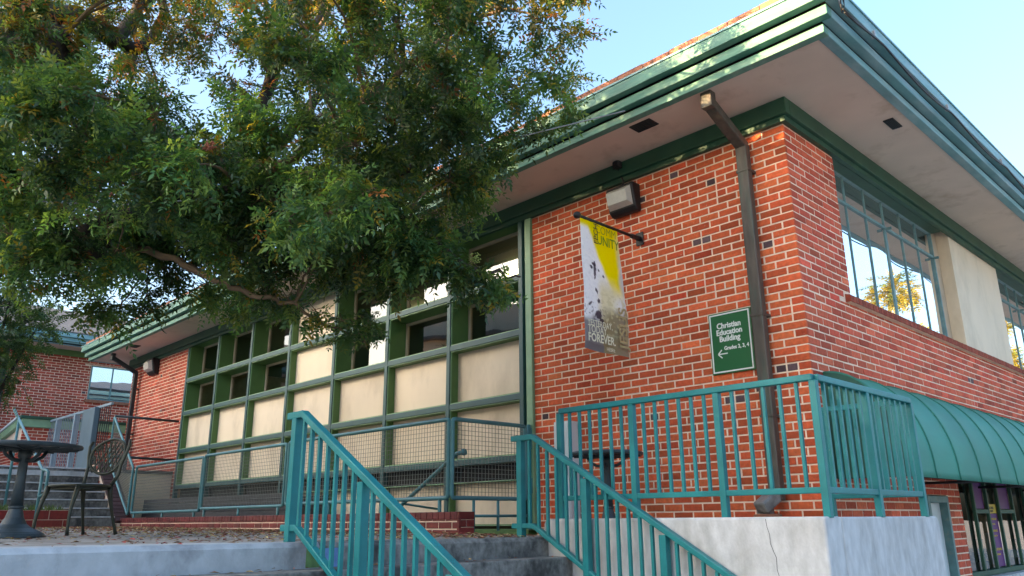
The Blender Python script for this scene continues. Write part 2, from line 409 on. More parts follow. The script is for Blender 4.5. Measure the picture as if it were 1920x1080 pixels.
def brickwork(parent, org, ud, nd, bricks, base, single=0, mat=None, rng=RNG, clinker=0.010, proud=0.0015, stuff_name='brickwork', used=None):
    """bricks: (u0,u1,z0,z1) on the plane org + u*ud + z, facing nd. The largest `single` ones become objects, the rest one mesh."""
    mat = mat or M['brick']
    org = np.array(org, float); ud = np.array(ud, float); nd = np.array(nd, float); zd = np.array((0,0,1.0))
    full = (round(MOD-JV, 4), round(COURSE-JOINT, 4))
    order = []
    for i, (a, b, c, d) in enumerate(bricks):
        P = org + ud*(a+b)/2 + zd*(c+d)/2
        w = P - CAM
        facing = max(0.0, -(w @ nd)/np.linalg.norm(w))
        isfull = abs((b-a)-full[0]) < 2e-3 and abs((d-c)-full[1]) < 2e-3
        order.append((px_area(P, (b-a)*(d-c)*facing) if isfull else 0, i))
    order.sort(reverse=True)
    pick = set(i for s_, i in order[:single] if s_ > 0) if single else set()
    V = []; F = []; T = []
    ua = min(b_[0] for b_ in bricks) + 0.01; ub = max(b_[1] for b_ in bricks) - 0.01
    var = [tone(np.random.default_rng(100+k), base, 0.0) for k in range(14)] + [tone(np.random.default_rng(900), base, 1.0)]
    rot = Matrix(((ud[0], nd[0], 0), (ud[1], nd[1], 0), (ud[2], nd[2], 1))).to_4x4()
    for i, (a, b, c, d) in enumerate(bricks):
        pr_ = rng.normal(0, proud); 
        if i in pick:
            k = int(rng.integers(0, 14))
            me = brick_mesh(full[0], full[1], var[k], (round(base[0],3), round(base[1],3), k, mat.name), mat)
            o = bpy.data.objects.new('brick', me); COL.objects.link(o)
            P = org + ud*(a+b)/2 + zd*(c+d)/2 + nd*pr_
            mw = rot.copy(); mw.translation = Vector(P)
            o.parent = parent
            o.matrix_basis = mw      # wall parts keep their origin at the world origin
        else:
            t = tone(rng, base, (0.0 if clinker == 0 else 0.30) if 0.08 < (b-a) < 0.13 and a > ua and b < ub else 0.0)
            e = min(0.004, (d-c)*0.2, (b-a)*0.2)
            n = len(V)
            for dep, ins in ((-0.03,0),(-0.004,0),(0.0,e)):
                for (u, z) in ((a+ins,c+ins),(b-ins,c+ins),(b-ins,d-ins),(a+ins,d-ins)):
                    V.append(tuple(org + ud*u + zd*z + nd*(dep+pr_))); T.append((*t, 1.0))
            flip = np.cross(ud, zd) @ nd < 0
            q = [(0,1,5,4),(1,2,6,5),(2,3,7,6),(3,0,4,7),(4,5,9,8),(5,6,10,9),(6,7,11,10),(7,4,8,11),(8,9,10,11)]
            for k in q: 
                k = tuple(reversed(k)) if flip else k
                F.append(tuple(n+j for j in k))
    if V:
        me = bpy.data.meshes.new(stuff_name); me.from_pydata(V, [], F); me.update()
        a_ = me.color_attributes.new('tone', 'FLOAT_COLOR', 'POINT')
        a_.data.foreach_set('color', np.array(T, np.float32).ravel())
        me.materials.append(mat)
        o = bpy.data.objects.new(stuff_name, me); COL.objects.link(o); o.parent = parent
        stuff(o)
def holed_slab(mb, u0, u1, z0, z1, holes, fn):
    """axis-aligned slab with rectangular openings, as butted boxes; fn(ua,ub,za,zb) -> box args"""
    us = sorted(set([u0,u1] + [min(max(x,u0),u1) for h in holes for x in h[:2]]))
    for a, b in zip(us[:-1], us[1:]):
        mid = (a+b)/2
        cuts = sorted([(max(h[2],z0), min(h[3],z1)) for h in holes if h[0] < mid < h[1]])
        z = z0
        for (c, d) in cuts:
            if c > z: mb.box(*fn(a,b,z,c))
            z = max(z, d)
        if z < z1: mb.box(*fn(a,b,z,z1))
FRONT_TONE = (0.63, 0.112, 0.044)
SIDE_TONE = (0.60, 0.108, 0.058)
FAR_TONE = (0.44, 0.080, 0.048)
def text_mesh(name, body, size, mat, parent, origin, xdir, zdir, align='CENTER', offset=0.0, extrude=0.0015, spacing=1.0, xscale=1.0):
    cu = bpy.data.curves.new(name, 'FONT'); cu.body = body; cu.size = size; cu.align_x = align; cu.align_y = 'CENTER'
    cu.offset = offset; cu.extrude = extrude; cu.space_character = spacing; cu.resolution_u = 3
    tmp = bpy.data.objects.new(name+'_tmp', cu); COL.objects.link(tmp)
    bpy.context.view_layer.update()
    dg = bpy.context.evaluated_depsgraph_get()
    me = bpy.data.meshes.new_from_object(tmp.evaluated_get(dg))
    bpy.data.objects.remove(tmp)
    me.name = name; me.materials.clear(); me.materials.append(mat)
    X = Vector(xdir).normalized(); Z = Vector(zdir).normalized(); Nn = X.cross(Z)
    for v in me.vertices:
        v.co = Vector(origin) + X*(v.co.x*xscale) + Z*v.co.y + Nn*v.co.z
    o = bpy.data.objects.new(name, me); COL.objects.link(o)
    if parent is not None: attach(o, parent)
    return o
# ================================================================== SETTING
mb = MB(); mb.box(-300, 300, -300, 300, -1.9, -1.5)
structure(mb.build('ground', M['asphalt']))
# plaza: one slab rising very slightly towards the building
def plaza_z(x, y): return 0.012 - 0.0062*(x+1.6) - 0.006*(y+1.7)*(1.0 if y < -1.7 else 0.3)
mb = MB()
xs = np.linspace(-22, -1.6, 18); ys = np.linspace(-14, -1.12, 12)
idx = {}
for i, x in enumerate(xs):
    for j, y in enumerate(ys):
        idx[i,j] = len(mb.v); mb.v.append((x, y, plaza_z(x,y)))
for i in range(len(xs)-1):
    for j in range(len(ys)-1):
        mb.f.append((idx[i,j], idx[i+1,j], idx[i+1,j+1], idx[i,j+1]))
def skirt(ring):
    n0 = len(mb.v)
    for k in ring: x,y,z = mb.v[k]; mb.v.append((x,y,-1.6))
    for a in range(len(ring)-1): mb.f.append((ring[a], n0+a, n0+a+1, ring[a+1]))
skirt([idx[i,0] for i in range(len(xs))]); skirt([idx[len(xs)-1,j] for j in range(len(ys))])
skirt([idx[len(xs)-1-i,len(ys)-1] for i in range(len(xs))]); skirt([idx[0,len(ys)-1-j] for j in range(len(ys))])
structure(mb.build('plaza', M['paving'], fix=True))

# concrete steps falling away towards +X
st = bpy.data.objects.new('concrete_steps', None); COL.objects.link(st); structure(st)
TREAD, RISE = 0.262, 0.152
for k in range(10):
    x1 = -1.597 + k*TREAD
    top = plaza_z(-1.6, -3.5) - k*RISE
    mb = MB()
    y0, y1 = -14.0, -1.80
    if k == 0:
        n = 40
        for j in range(n):      # the nosing follows the slight fall of the plaza
            ya = y0+(y1-y0)*j/n; yb = y0+(y1-y0)*(j+1)/n
            za, zb = plaza_z(-1.6, ya)+0.004, plaza_z(-1.6, yb)+0.004
            P = [(-1.95,ya,za),(x1+0.004,ya,za),(x1+0.004,yb,zb),(-1.95,yb,zb)]
            Q = [(x1+0.03,ya,za-0.03),(x1+0.03,yb,zb-0.03)]
            B = [(x1+0.03,ya,-0.40),(x1+0.03,yb,-0.40)]
            mb.poly(P); mb.poly([P[1],Q[0],Q[1],P[2]]); mb.poly([Q[0],B[0],B[1],Q[1]])
            if ya < -4.05 <= yb or j == n-1:
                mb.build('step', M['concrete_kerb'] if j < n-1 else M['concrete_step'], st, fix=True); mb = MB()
    else:
        mb.box(x1-0.30 if k>1 else x1-0.26, x1+TREAD*0 + 0.03, y0, y1, top-RISE-0.06, top)
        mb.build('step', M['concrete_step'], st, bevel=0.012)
# painted strips on the top riser
for (ya, yb, mt) in ((-4.03,-3.93,'paint_green'), (-3.92,-3.80,'paint_blue')):
    zt = plaza_z(-1.6, ya)
    mb = MB(); mb.box(-1.5665, -1.5648, ya, yb, zt-0.150, zt-0.034)
    mb.build('painted_strip', M[mt], st)

# terrace: concrete retaining wall with a slab in front of the brick pier
tw = thing('retaining_wall', 'pale weathered concrete retaining wall under the teal terrace guard rail', 'wall', (0.0,-1.0,-1.5))
mb = MB()
mb.prism([(-1.62,-1.80,-1.6),(-1.62,-1.80,0.125),(-1.585,-1.80,0.163),(0.72,-1.80,0.163),(0.82,-1.72,0.163) if False else (0.80,-1.80,0.163),(0.80,-1.80,-1.6)], (0,0.24,0))
mb.build('front_face', M['concrete'], tw, bevel=0.018, seg=3)
mb = MB()
mb.prism([(0.80,-1.557,-1.6),(0.80,-1.557,0.160),(0.80,0.155,0.160),(0.80,0.205,0.105),(0.80,0.205,-1.6)], (-0.24,0,0))
mb.build('side_face', M['concrete'], tw, bevel=0.014, seg=3)
mb = MB(); mb.box(-1.6, 0.555, -1.556, -0.02, -1.4, 0.03)
structure(mb.build('terrace_floor', M['paving']))
# dark crack in the front face
mb = MB()
pts = [(0.40,0.150),(0.405,0.10),(0.42,0.05),(0.418,0.0),(0.435,-0.05),(0.452,-0.09),(0.448,-0.16),(0.47,-0.25)]
for (a, b) in zip(pts[:-1], pts[1:]):
    mb.poly([(a[0]-0.0016,-1.8022,a[1]),(a[0]+0.0016,-1.8022,a[1]),(b[0]+0.0016,-1.8022,b[1]),(b[0]-0.0016,-1.8022,b[1])])
mb.build('crack', M['void'], tw, fix=False)

# ================================================================== MAIN BUILDING
B = thing('brick_building', 'long single-storey red brick school building with green eaves and gridded window wall', 'building', (-8.0, 4.0, -1.5))
XL, YB, ZT = -17.55, 13.0, 4.06
# --- front brick pier (right of the window wall)
mb = MB(); mb.box(-3.448, -0.0055, 0.0055, 0.25, -1.5, ZT)
fw = mb.build('front_wall', M['mortar'], B)
fw['label'] = 'front brick pier with the green sign and banner'
br = courses(-3.448, 0.0, -0.06, 3.99, clink=0.016)
brickwork(fw, (0,0,0), (1,0,0), (0,-1,0), br, FRONT_TONE, single=200)
# --- side wall with window, pilaster, window
WIN = [(1.10,4.42,2.31,3.90), (4.42,4.72,2.31,3.97), (6.86,10.6,2.31,3.90)]
SHOP = [(2.35,2.98,-1.5,0.38), (3.42,7.4,-0.52,1.0)]
holes = [WIN[0], (4.42,6.86,2.31,4.06), WIN[2]] + SHOP
mb = MB(); holed_slab(mb, 0.2505, YB, -1.5, ZT, holes, lambda a,b,c,d: (-0.25,-0.0055,a,b,c,d))
sw = mb.build('side_wall', M['mortar'], B)
sw['label'] = 'side brick wall above the green awning'
br = courses(0.0302, 9.5, -1.5, 3.99, holes=[(1.10,4.42,2.31,4.1),(4.42,6.86,2.235,4.1),(6.86,10.6,2.31,4.1)] + SHOP + [(0.95,9.6,2.225,2.31)], shift=0.05, clink=0.012)
brickwork(sw, (0,0,0), (0,1,0), (1,0,0), br, SIDE_TONE, single=100)
# rowlock sill: one brick on edge after another
n = 0; y = 0.96
sill_me = {}
while y < 8.2:
    w = 0.058
    k = n % 6
    if k not in sill_me:
        t = tone(np.random.default_rng(40+k), (0.33,0.072,0.042), 0.0)
        mm = MB(); mm.prism([(-0.02,0,2.228),(0.052,0,2.228),(0.052,0,2.292),(0.046,0,2.300),(-0.02,0,2.318)], (0,w,0))
        me = bpy.data.meshes.new('sill_brick'); me.from_pydata(mm.v, [], mm.f); me.update()
        a = me.color_attributes.new('tone','FLOAT_COLOR','POINT'); a.data.foreach_set('color', list((*t,1.0))*len(mm.v)); me.materials.append(M['brick'])
        sill_me[k] = me
    o = bpy.data.objects.new('sill_brick', sill_me[k]); COL.objects.link(o); o.parent = sw; o.location = (random.uniform(-0.001,0.0015), y, random.uniform(-0.001,0.001))
    y += w + 0.0105; n += 1
mb = MB(); mb.box(-0.24, 0.044, 0.963, 8.3, 2.226, 2.297); mb.build('sill_mortar', M['mortar'], sw)
# pilaster between the side windows, with a splayed cream reveal
quick('pilaster', M['cream'], B, (-0.20, -0.004, 4.70, 6.86, 2.30, 4.05), bevel=0.006)
quick('window_reveal', M['sash'], B, (-0.20, -0.16, 4.42, 4.70, 2.30, 4.05), bevel=0.004)
# --- steel windows in the side wall
def steel_window(y0, y1, n, thick):
    z0, z1, zt = 2.312, 3.90, 3.53
    root = MB()
    root.box(-0.185,-0.13,y0,y0+0.035,z0,z1).box(-0.185,-0.13,y1-0.035,y1,z0,z1).box(-0.185,-0.13,y0+0.035,y1-0.035,z1-0.035,z1).box(-0.185,-0.13,y0+0.035,y1-0.035,z0,z0+0.03)
    win = root.build('window', M['steel_sash'], B, bevel=0.004)
    quick('transom', M['steel_sash'], win, (-0.176,-0.136,y0+0.035,y1-0.035,zt-0.018,zt+0.018), bevel=0.004)
    ys = [y0+0.02+(y1-y0-0.04)*k/n for k in range(n+1)]
    for k in range(1, n):
        w = 0.030 if k == thick else 0.011
        quick('glazing_bar', M['steel_sash'], win, (-0.172,-0.142,ys[k]-w,ys[k]+w,z0+0.03,zt-0.0201), (-0.172,-0.142,ys[k]-0.010,ys[k]+0.010,zt+0.0201,z1-0.035), bevel=0.004)
    for k in range(n):
        for (a, b) in ((z0+0.028, zt-0.018), (zt+0.018, z1-0.033)):
            t = random.uniform(-0.0016,0.0016)
            mm = MB(); mm.poly([(-0.155+t,ys[k]+0.006,a),(-0.155-t,ys[k+1]-0.006,a),(-0.155-t,ys[k+1]-0.006,b),(-0.155+t,ys[k]+0.006,b)])
            mm.build('pane', M['window_bright'], win, fix=False)
    if thick:
        quick('latch', M['steel_sash'], win, (-0.125,-0.07,ys[thick]-0.012,ys[thick]+0.012,zt-0.035,zt-0.005))
        quick('latch', M['steel_sash'], win, (-0.125,-0.07,y1-0.05,y1-0.026,zt-0.035,zt-0.005))
    mm = MB(); mm.box(-0.30,-0.251,y0-0.1,y1+0.1,z0-0.1,z1+0.1); mm.build('blind', M['room'], win)
    return win
steel_window(1.10, 4.42, 6, 3)
for (a_, b_) in ((1.105,4.415),(6.865,9.4)): quick('window_head', M['frieze'], B, (-0.188,-0.0065,a_,b_,3.868,3.8985))
steel_window(6.86, 10.6, 7, 3)
# --- window wall
XV = [-3.645, -5.06, -6.52, -8.02, -9.53, -11.03, -12.53, -14.06]
ZH = [3.97, 3.125, 2.405, 1.605, 0.865]
root_loc = (0,0,0)
quick('corner_post', M['frame_edge'], B, (-3.555, -3.452, -0.035, 0.12, 0.04, 3.94), bevel=0.006)
for i, x in enumerate(XV):
    w = 0.036
    o = quick('mullion', M['frame_teal'], B, (x-w, x+w, -0.030, 0.055, 0.06, 3.99), bevel=0.004)
for j, z in enumerate(ZH):
    h = 0.038
    for a, b in zip(XV[1:], XV[:-1]):
        quick('transom', M['frame_teal'], B, (a+0.0365, b-0.0365, -0.026, 0.055, z-h, z+h), bevel=0.004)
def cell(xa, xb, za, zb, depth, kind):
    """one bay of the grid: reveal lining, pale arris, then panel or window"""
    xa += 0.037; xb -= 0.037; za += 0.039; zb -= 0.039
    t = 0.018
    mb = MB()
    mb.box(xa, xa+t, 0.0, depth, za, zb).box(xb-t, xb, 0.0, depth, za, zb).box(xa+t, xb-t, 0.0, depth, zb-t, zb).box(xa+t, xb-t, 0.0, depth, za, za+t)
    rv = mb.build('reveal', M['frame_green'], B)
    mb = MB(); e = 0.011
    mb.box(xa, xa+e, -0.012, -0.0005, za, zb).box(xb-e, xb, -0.012, -0.0005, za, zb).box(xa+e, xb-e, -0.012, -0.0005, zb-e, zb).box(xa+e, xb-e, -0.012, -0.0005, za, za+e)
    mb.build('bead', M['frame_edge'], rv)
    if kind == 'panel':
        mm = MB(); mm.box(xa+t-0.004, xb-t+0.004, depth-0.006, depth+0.03, za+t-0.004, zb-t+0.004)
        mm.build('panel', M['panel'], B)
    else:
        f = 0.04
        x0, x1, z0, z1 = xa+t, xb-t, za+t, zb-t
        mm = MB(); y0, y1 = depth-0.05, depth-0.004
        mm.box(x0,x0+f,y0,y1,z0,z1).box(x1-f,x1,y0,y1,z0,z1).box(x0+f,x1-f,y0,y1,z1-f,z1).box(x0+f,x1-f,y0,y1,z0,z0+f)
        w = mm.build('window', M['sash'], B, bevel=0.004)
        tt = random.uniform(-0.002,0.002)
        pm = MB(); pm.poly([(x0+f-0.003,y1-0.02+tt,z0+f-0.003),(x1-f+0.003,y1-0.02-tt,z0+f-0.003),(x1-f+0.003,y1-0.02-tt,z1-f+0.003),(x0+f-0.003,y1-0.02+tt,z1-f+0.003)])
        pm.build('pane', M['window'], w, fix=False)
for c in range(7):
    xa, xb = XV[c+1], XV[c]
    rows = list(zip(ZH[1:], ZH[:-1]))
    for r, (za, zb) in enumerate(rows):
        win = r < 2 and c != 3
        cell(xa, xb, za, zb, 0.33 if win else 0.115, 'window' if win else 'panel')
    # bottom row: dark vent strip under the rail, then a low panel
    quick('vent_strip', M['void'], B, (xa+0.037, xb-0.037, 0.10, 0.14, 0.63, 0.826))
    cell(xa, xb, 0.05, 0.66, 0.10, 'panel')
quick('base_beam', M['frame_green'], B, (XV[-1]-0.03, -3.56, -0.02, 0.16, -0.02, 0.052), bevel=0.005)
quick('lower_wall', M['void'], B, (XV[-1]-0.03, -3.46, 0.17, 0.30, -1.2, 0.05))
# --- far brick end of the front
mb = MB(); mb.box(XL+0.008, XV[-1]-0.037, 0.0055, 0.25, -1.5, ZT); lw = mb.build('end_wall', M['mortar'], B)
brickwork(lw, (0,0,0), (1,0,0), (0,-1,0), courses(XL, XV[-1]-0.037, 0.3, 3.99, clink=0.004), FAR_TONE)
mb = MB(); mb.box(XL, XL+0.24, 0.25, YB, -1.5, ZT); mb.box(XL+0.241, -0.251, YB-0.25, YB, -1.5, ZT); mb.build('rear_walls', M['mortar'], B)
# --- interior seen through the panes
quick('interior_floor', M['room'], B, (-17.2, -0.31, 0.42, 12.6, -0.4, -0.3))
quick('interior_ceiling', M['room'], B, (-17.2, -0.31, 0.42, 12.6, 4.06, 4.09))
quick('interior_partition', M['room'], B, (-17.2, -0.5, 5.2, 5.3, -0.3, 4.06))
for (x, y) in ((-4.6, 1.5), (-8.3, 2.0), (-12.2, 2.2)):
    quick('ceiling_light', M['tube_light'], B, (x-0.9, x+0.6, y, y+0.16, 3.88, 3.95))
# --- frieze under the soffit
E = 0.84
quick('frieze', M['frieze'], B, (XL-0.09, 0.09, -0.09, -0.001, 3.925, 4.095), bevel=0.006)
quick('frieze', M['frieze'], B, (0.001, 0.09, -0.0005, YB, 3.925, 4.095), bevel=0.006)
quick('frieze_board', M['frieze'], B, (XL-0.05, 0.05, -0.05, -0.0015, 3.865, 3.924))
quick('frieze_board', M['frieze'], B, (0.0015, 0.05, -0.0008, YB, 3.865, 3.924))
# --- soffit, three fascia tiers, roof edge
quick('soffit', M['soffit'], B, (XL-E+0.03, E-0.03, -E+0.03, 0.3, 4.097, 4.14), (-0.3, E-0.03, 0.3, YB+E, 4.097, 4.14), (XL-E+0.03, XL+0.3, 0.3, YB+E, 4.097, 4.14))
for (o_, za, zb) in ((0.84,4.088,4.166), (0.915,4.196,4.286), (0.99,4.318,4.440)):
    quick('fascia_board', M['fascia'], B, (XL-o_, o_, -o_, -o_+0.09, za, zb), bevel=0.006)
    quick('fascia_board', M['fascia_cool'], B, (o_-0.09, o_, -o_+0.0905, YB+o_, za, zb), bevel=0.006)
    quick('fascia_board', M['fascia_cool'], B, (XL-o_, XL-o_+0.09, -o_+0.0905, YB+o_, za, zb), bevel=0.006)
quick('shade_backing', M['void'], B, (XL-0.80, 0.80, -0.80, -0.76, 4.145, 4.435), (0.76, 0.80, -0.7595, YB+0.8, 4.145, 4.435))  # near-black boards behind the tiers paint the deep shade of the gaps
quick('drip_edge', M['fascia_cool'], B, (XL-1.0, 1.0, -1.0, -0.86, 4.443, 4.462), (0.86, 1.0, -0.859, YB+1, 4.443, 4.462))
for k in range(60):     # shingle edge along the front, tab by tab
    x0 = XL-0.9 + k*0.324
    if x0 > 0.85: break
    quick('shingle', M['roof_edge'], B, (x0, min(x0+0.318,0.9), -0.93, -0.60, 4.463, 4.565+random.uniform(-0.006,0.006)))
mb = MB(); zr = 4.545
a0,a1,b0,b1 = XL-0.92, 0.92, -0.90, YB+0.92
h = 1.5; r0,r1 = XL+6, -6.2; ym = 6.2
P = [(a0,b0,zr),(a1,b0,zr),(a1,b1,zr),(a0,b1,zr)]; Q = [(r0,ym,zr+h),(r1,ym,zr+h)]
mb.poly([P[0],P[1],Q[1],Q[0]]); mb.poly([P[1],P[2],Q[1]]); mb.poly([P[2],P[3],Q[0],Q[1]]); mb.poly([P[3],P[0],Q[0]]); mb.poly([P[3],P[2],P[1],P[0]])
mb.build('roof', M['roof'], B)
# --- soffit vents
for (x0,x1,y0,y1) in ((-1.34,-1.08,-0.69,-0.52), (0.55,0.65,1.13,1.39), (-8.70,-8.44,-0.67,-0.52), (-15.95,-15.65,-0.67,-0.52)):
    v = quick('soffit_vent', M['black'], B, (x0,x1,y0,y1,4.088,4.0965))
    nsl = 6
    for k in range(nsl):
        if x1-x0 > y1-y0:
            a = y0+(y1-y0)*(k+0.3)/nsl; quick('vent_slat', M['downspout_dark'], v, (x0+0.01,x1-0.01,a,a+0.008,4.080,4.0878))
        else:
            a = x0+(x1-x0)*(k+0.3)/nsl; quick('vent_slat', M['downspout_dark'], v, (a,a+0.006,y0+0.01,y1-0.01,4.080,4.0878))
# --- downspouts
def downspout(x, ytop, mat, zbend, w, name_label):
    mb = MB()
    a = Vector((x, ytop, 4.06)); b = Vector((x, ytop, 3.985)); c = Vector((x, -0.105, zbend)); d = Vector((x, -0.105, 0.30 if x > -5 else 1.35))
    mb.box(x-w/2, x+w/2, ytop-0.045, ytop+0.045, 3.93, 4.097)
    mb.bar(b+Vector((0,0.01,0.0)), c+Vector((0,0.02,0.02)), w*0.96, 0.088)
    mb.box(x-w/2, x+w/2, -0.150, -0.062, d.z, zbend+0.03)
    o = mb.build('downspout', mat, B, bevel=0.01)
    o['label'] = name_label
    for z in ((3.45, 1.98, 1.04) if x > -5 else (3.3, 2.2)):
        quick('strap', mat, o, (x-w/2-0.006, x+w/2+0.006, -0.157, -0.0, z-0.012, z+0.012))
    return o
ds = downspout(-0.395, -0.68, M['downspout'], 3.70, 0.118, 'weathered square downspout beside the sign')
downspout(-17.0, -0.68, M['downspout_dark'], 3.66, 0.10, 'dark downspout at the far end')
mb = MB(); mb.bar((-0.40,-0.105,0.36), (-0.46,-0.30,0.235), 0.135, 0.11); mb.bar((-0.47,-0.2,0.05),(-0.47,-0.2,0.26),0.12,0.12,(1,0,0))
mb.build('shoe', M['lead'], ds, bevel=0.02)
mb = MB(); mb.lathe((-0.45,-0.2,0.03), [(0.10,0),(0.10,0.10),(0.12,0.11),(0.12,0.155),(0.09,0.16)], 20); mb.build('clay_pot_drain', M['roof_edge'], ds)
# --- storefront under the awning
quick('shop_back', M['room'], B, (-1.9,-1.8,2.2,8.2,-1.5,1.1)); quick('shop_floor', M['room'], B, (-1.8,-0.251,2.2,8.2,-1.55,-1.5))
dr = quick('door', M['cabinet'], B, (-0.12,-0.07,2.42,2.92,-1.45,0.30), bevel=0.004)
quick('door_frame', M['steel_sash'], dr, (-0.14,0.012,2.352,2.418,-1.45,0.372), (-0.14,0.012,2.922,2.976,-1.45,0.372), (-0.14,0.012,2.4185,2.9215,0.302,0.372), bevel=0.004)
ys = [3.44, 4.02, 4.52, 4.98, 5.6, 6.2]
sf = quick('shop_window', M['frieze'], B, (-0.13,-0.02,3.422,3.478,-0.50,0.99), (-0.13,-0.02,3.4785,7.38,-0.51,-0.455), (-0.13,-0.02,3.4785,7.38,0.93,0.99), bevel=0.004)
for k, y in enumerate(ys[1:]):
    quick('glazing_bar', M['frieze'], sf, (-0.066,-0.030,y-0.022,y+0.022,-0.4545,0.9295), bevel=0.004)
quick('glazing_bar', M['frieze'], sf, (-0.065,-0.032,4.045,4.495,0.19,0.235)); quick('glazing_bar', M['frieze'], sf, (-0.065,-0.032,5.005,5.575,0.19,0.235))
for a, b in zip(ys[:-1], ys[1:]):
    mm = MB(); mm.poly([(-0.08,a,-0.46),(-0.08,b,-0.46),(-0.08,b,0.94),(-0.08,a,0.94)]); mm.build('pane', M['shop_glass'], sf, fix=False)
quick('shop_sill', M['concrete'], B, (-0.2,0.10,3.40,7.6,-0.60,-0.515), bevel=0.01)
# --- lower part: second steel frame edge, cable and clips along the side eave
def cable(pts, r, mat, parent, name='cable'):
    return MB().tube(pts, r, 6).build(name, mat, parent, smooth=True)
for k, off in enumerate((0.0, 0.022)):
    pts = []
    for i in range(60):
        y = -0.80 + i*0.22
        seg = (y % 1.9)/1.9
        pts.append((0.992+0.012+off*0.4, y, 4.30 - 0.055*math.sin(math.pi*seg)*(1+0.3*k) - off + 0.006*math.sin(3*y+k)))
    cable(pts, 0.010, M['wire_black'], B)
for i in range(6): quick('cable_clip', M['cable_grey'], B, (0.981,1.012,-0.15+i*1.9,-0.125+i*1.9,4.27,4.345))
# coil of loose cable at the corner
for k in range(2):
    pts = [(0.985+0.02*math.sin(t*0.7), -0.80+0.05*math.cos(t)+0.03*k, 4.36+0.075*math.sin(t)-0.05*k) for t in np.linspace(0, 6.0, 22)]
    cable(pts, 0.006, M['wire_black' if k else 'cable_grey'], B)
# ================================================================== THINGS ON THE WALL
def wall_lamp(x, z, label, s=1.0):
    t = thing('wall_lamp', label, 'lamp', (x, 0, z), 'wall pack lamps under the eave')
    w, h, d = 0.19*s, 0.165*s, 0.20*s
    mb = MB()       # wedge housing: deep at the top, cut back below
    prof = [(0.0,h),( -d*0.72,h),(-d*0.80,h*0.80),(-d*0.55,-h*0.72),(-d*0.30,-h),(0,-h)]
    mb.prism([(x-w, -0.004+p[0], z+p[1]) for p in prof], (2*w,0,0))
    mb.build('housing', M['black'], t, bevel=0.02*s, seg=3)
    # prismatic lens: a bulging trapezoid on the slanted front
    a = [(x-w*0.86,-d*0.80-0.004,z+h*0.72),(x+w*0.86,-d*0.80-0.004,z+h*0.72),(x+w*0.86,-d*0.58-0.006,z-h*0.62),(x-w*0.86,-d*0.58-0.006,z-h*0.62)]
    b = [(x-w*0.72,-d*1.10,z+h*0.40),(x+w*0.72,-d*1.10,z+h*0.40),(x+w*0.72,-d*0.98,z-h*0.38),(x-w*0.72,-d*0.98,z-h*0.38)]
    mb = MB(); mb.poly(b)
    for i in range(4): j = (i+1)%4; mb.poly([a[i],a[j],b[j],b[i]])
    mb.build('lens', M['lamp_lens'], t, bevel=0.006)
    MB().tube([(x-0.02,-0.05,z+h),(x-0.01,-0.05,z+h+0.09),(x-0.04,-0.06,z+h+0.17),(x-0.05,-0.10,z+h+0.26)], 0.012, 8).build('conduit', M['black'], t, smooth=True)
    MB().lathe((x-0.02,-0.135,z+h+0.22), [(0.03,0),(0.055,0.01),(0.055,0.07),(0.03,0.09)], 14).build('junction_box', M['black'], t, smooth=False)
    return t
wall_lamp(-1.92, 3.62, 'black wedge wall lamp with frosted lens above the banner')
wall_lamp(-16.0, 3.70, 'small black wedge wall lamp at the far end of the wall', 1.15)

# sign
t = thing('wall_sign', 'green directional sign with white border and arrow beside the downspout', 'sign', (-0.755, 0, 1.8))
quick('board', M['sign_green'], t, (-0.985,-0.525,-0.028,-0.004,1.497,2.105), bevel=0.004)
bx0,bx1,bz0,bz1,bw = -0.972,-0.538,1.510,2.092,0.013
quick('border', M['white'], t, (bx0,bx1,-0.0305,-0.0285,bz1-bw,bz1),(bx0,bx1,-0.0305,-0.0285,bz0,bz0+bw),(bx0,bx0+bw,-0.0305,-0.0285,bz0+bw,bz1-bw),(bx1-bw,bx1,-0.0305,-0.0285,bz0+bw,bz1-bw))
for k, w in enumerate(('Christian','Education','Building')):
    text_mesh('lettering', w, 0.078, M['white'], t, (-0.765,-0.0295,1.968-0.066*k), (1,0,0), (0,0,1), offset=0.0022, xscale=0.92)
text_mesh('lettering', 'Grades 2, 3, 4', 0.052, M['white'], t, (-0.70,-0.0295,1.742), (1,0,0), (0,0,1), offset=0.0015, xscale=0.90)
mb = MB(); y = -0.0295
mb.bar((-0.905,y,1.692),(-0.80,y,1.692),0.003,0.011).bar((-0.902,y,1.694),(-0.862,y,1.732),0.003,0.011).bar((-0.902,y,1.690),(-0.862,y,1.652),0.003,0.011)
mb.build('arrow', M['white'], t, fix=True)

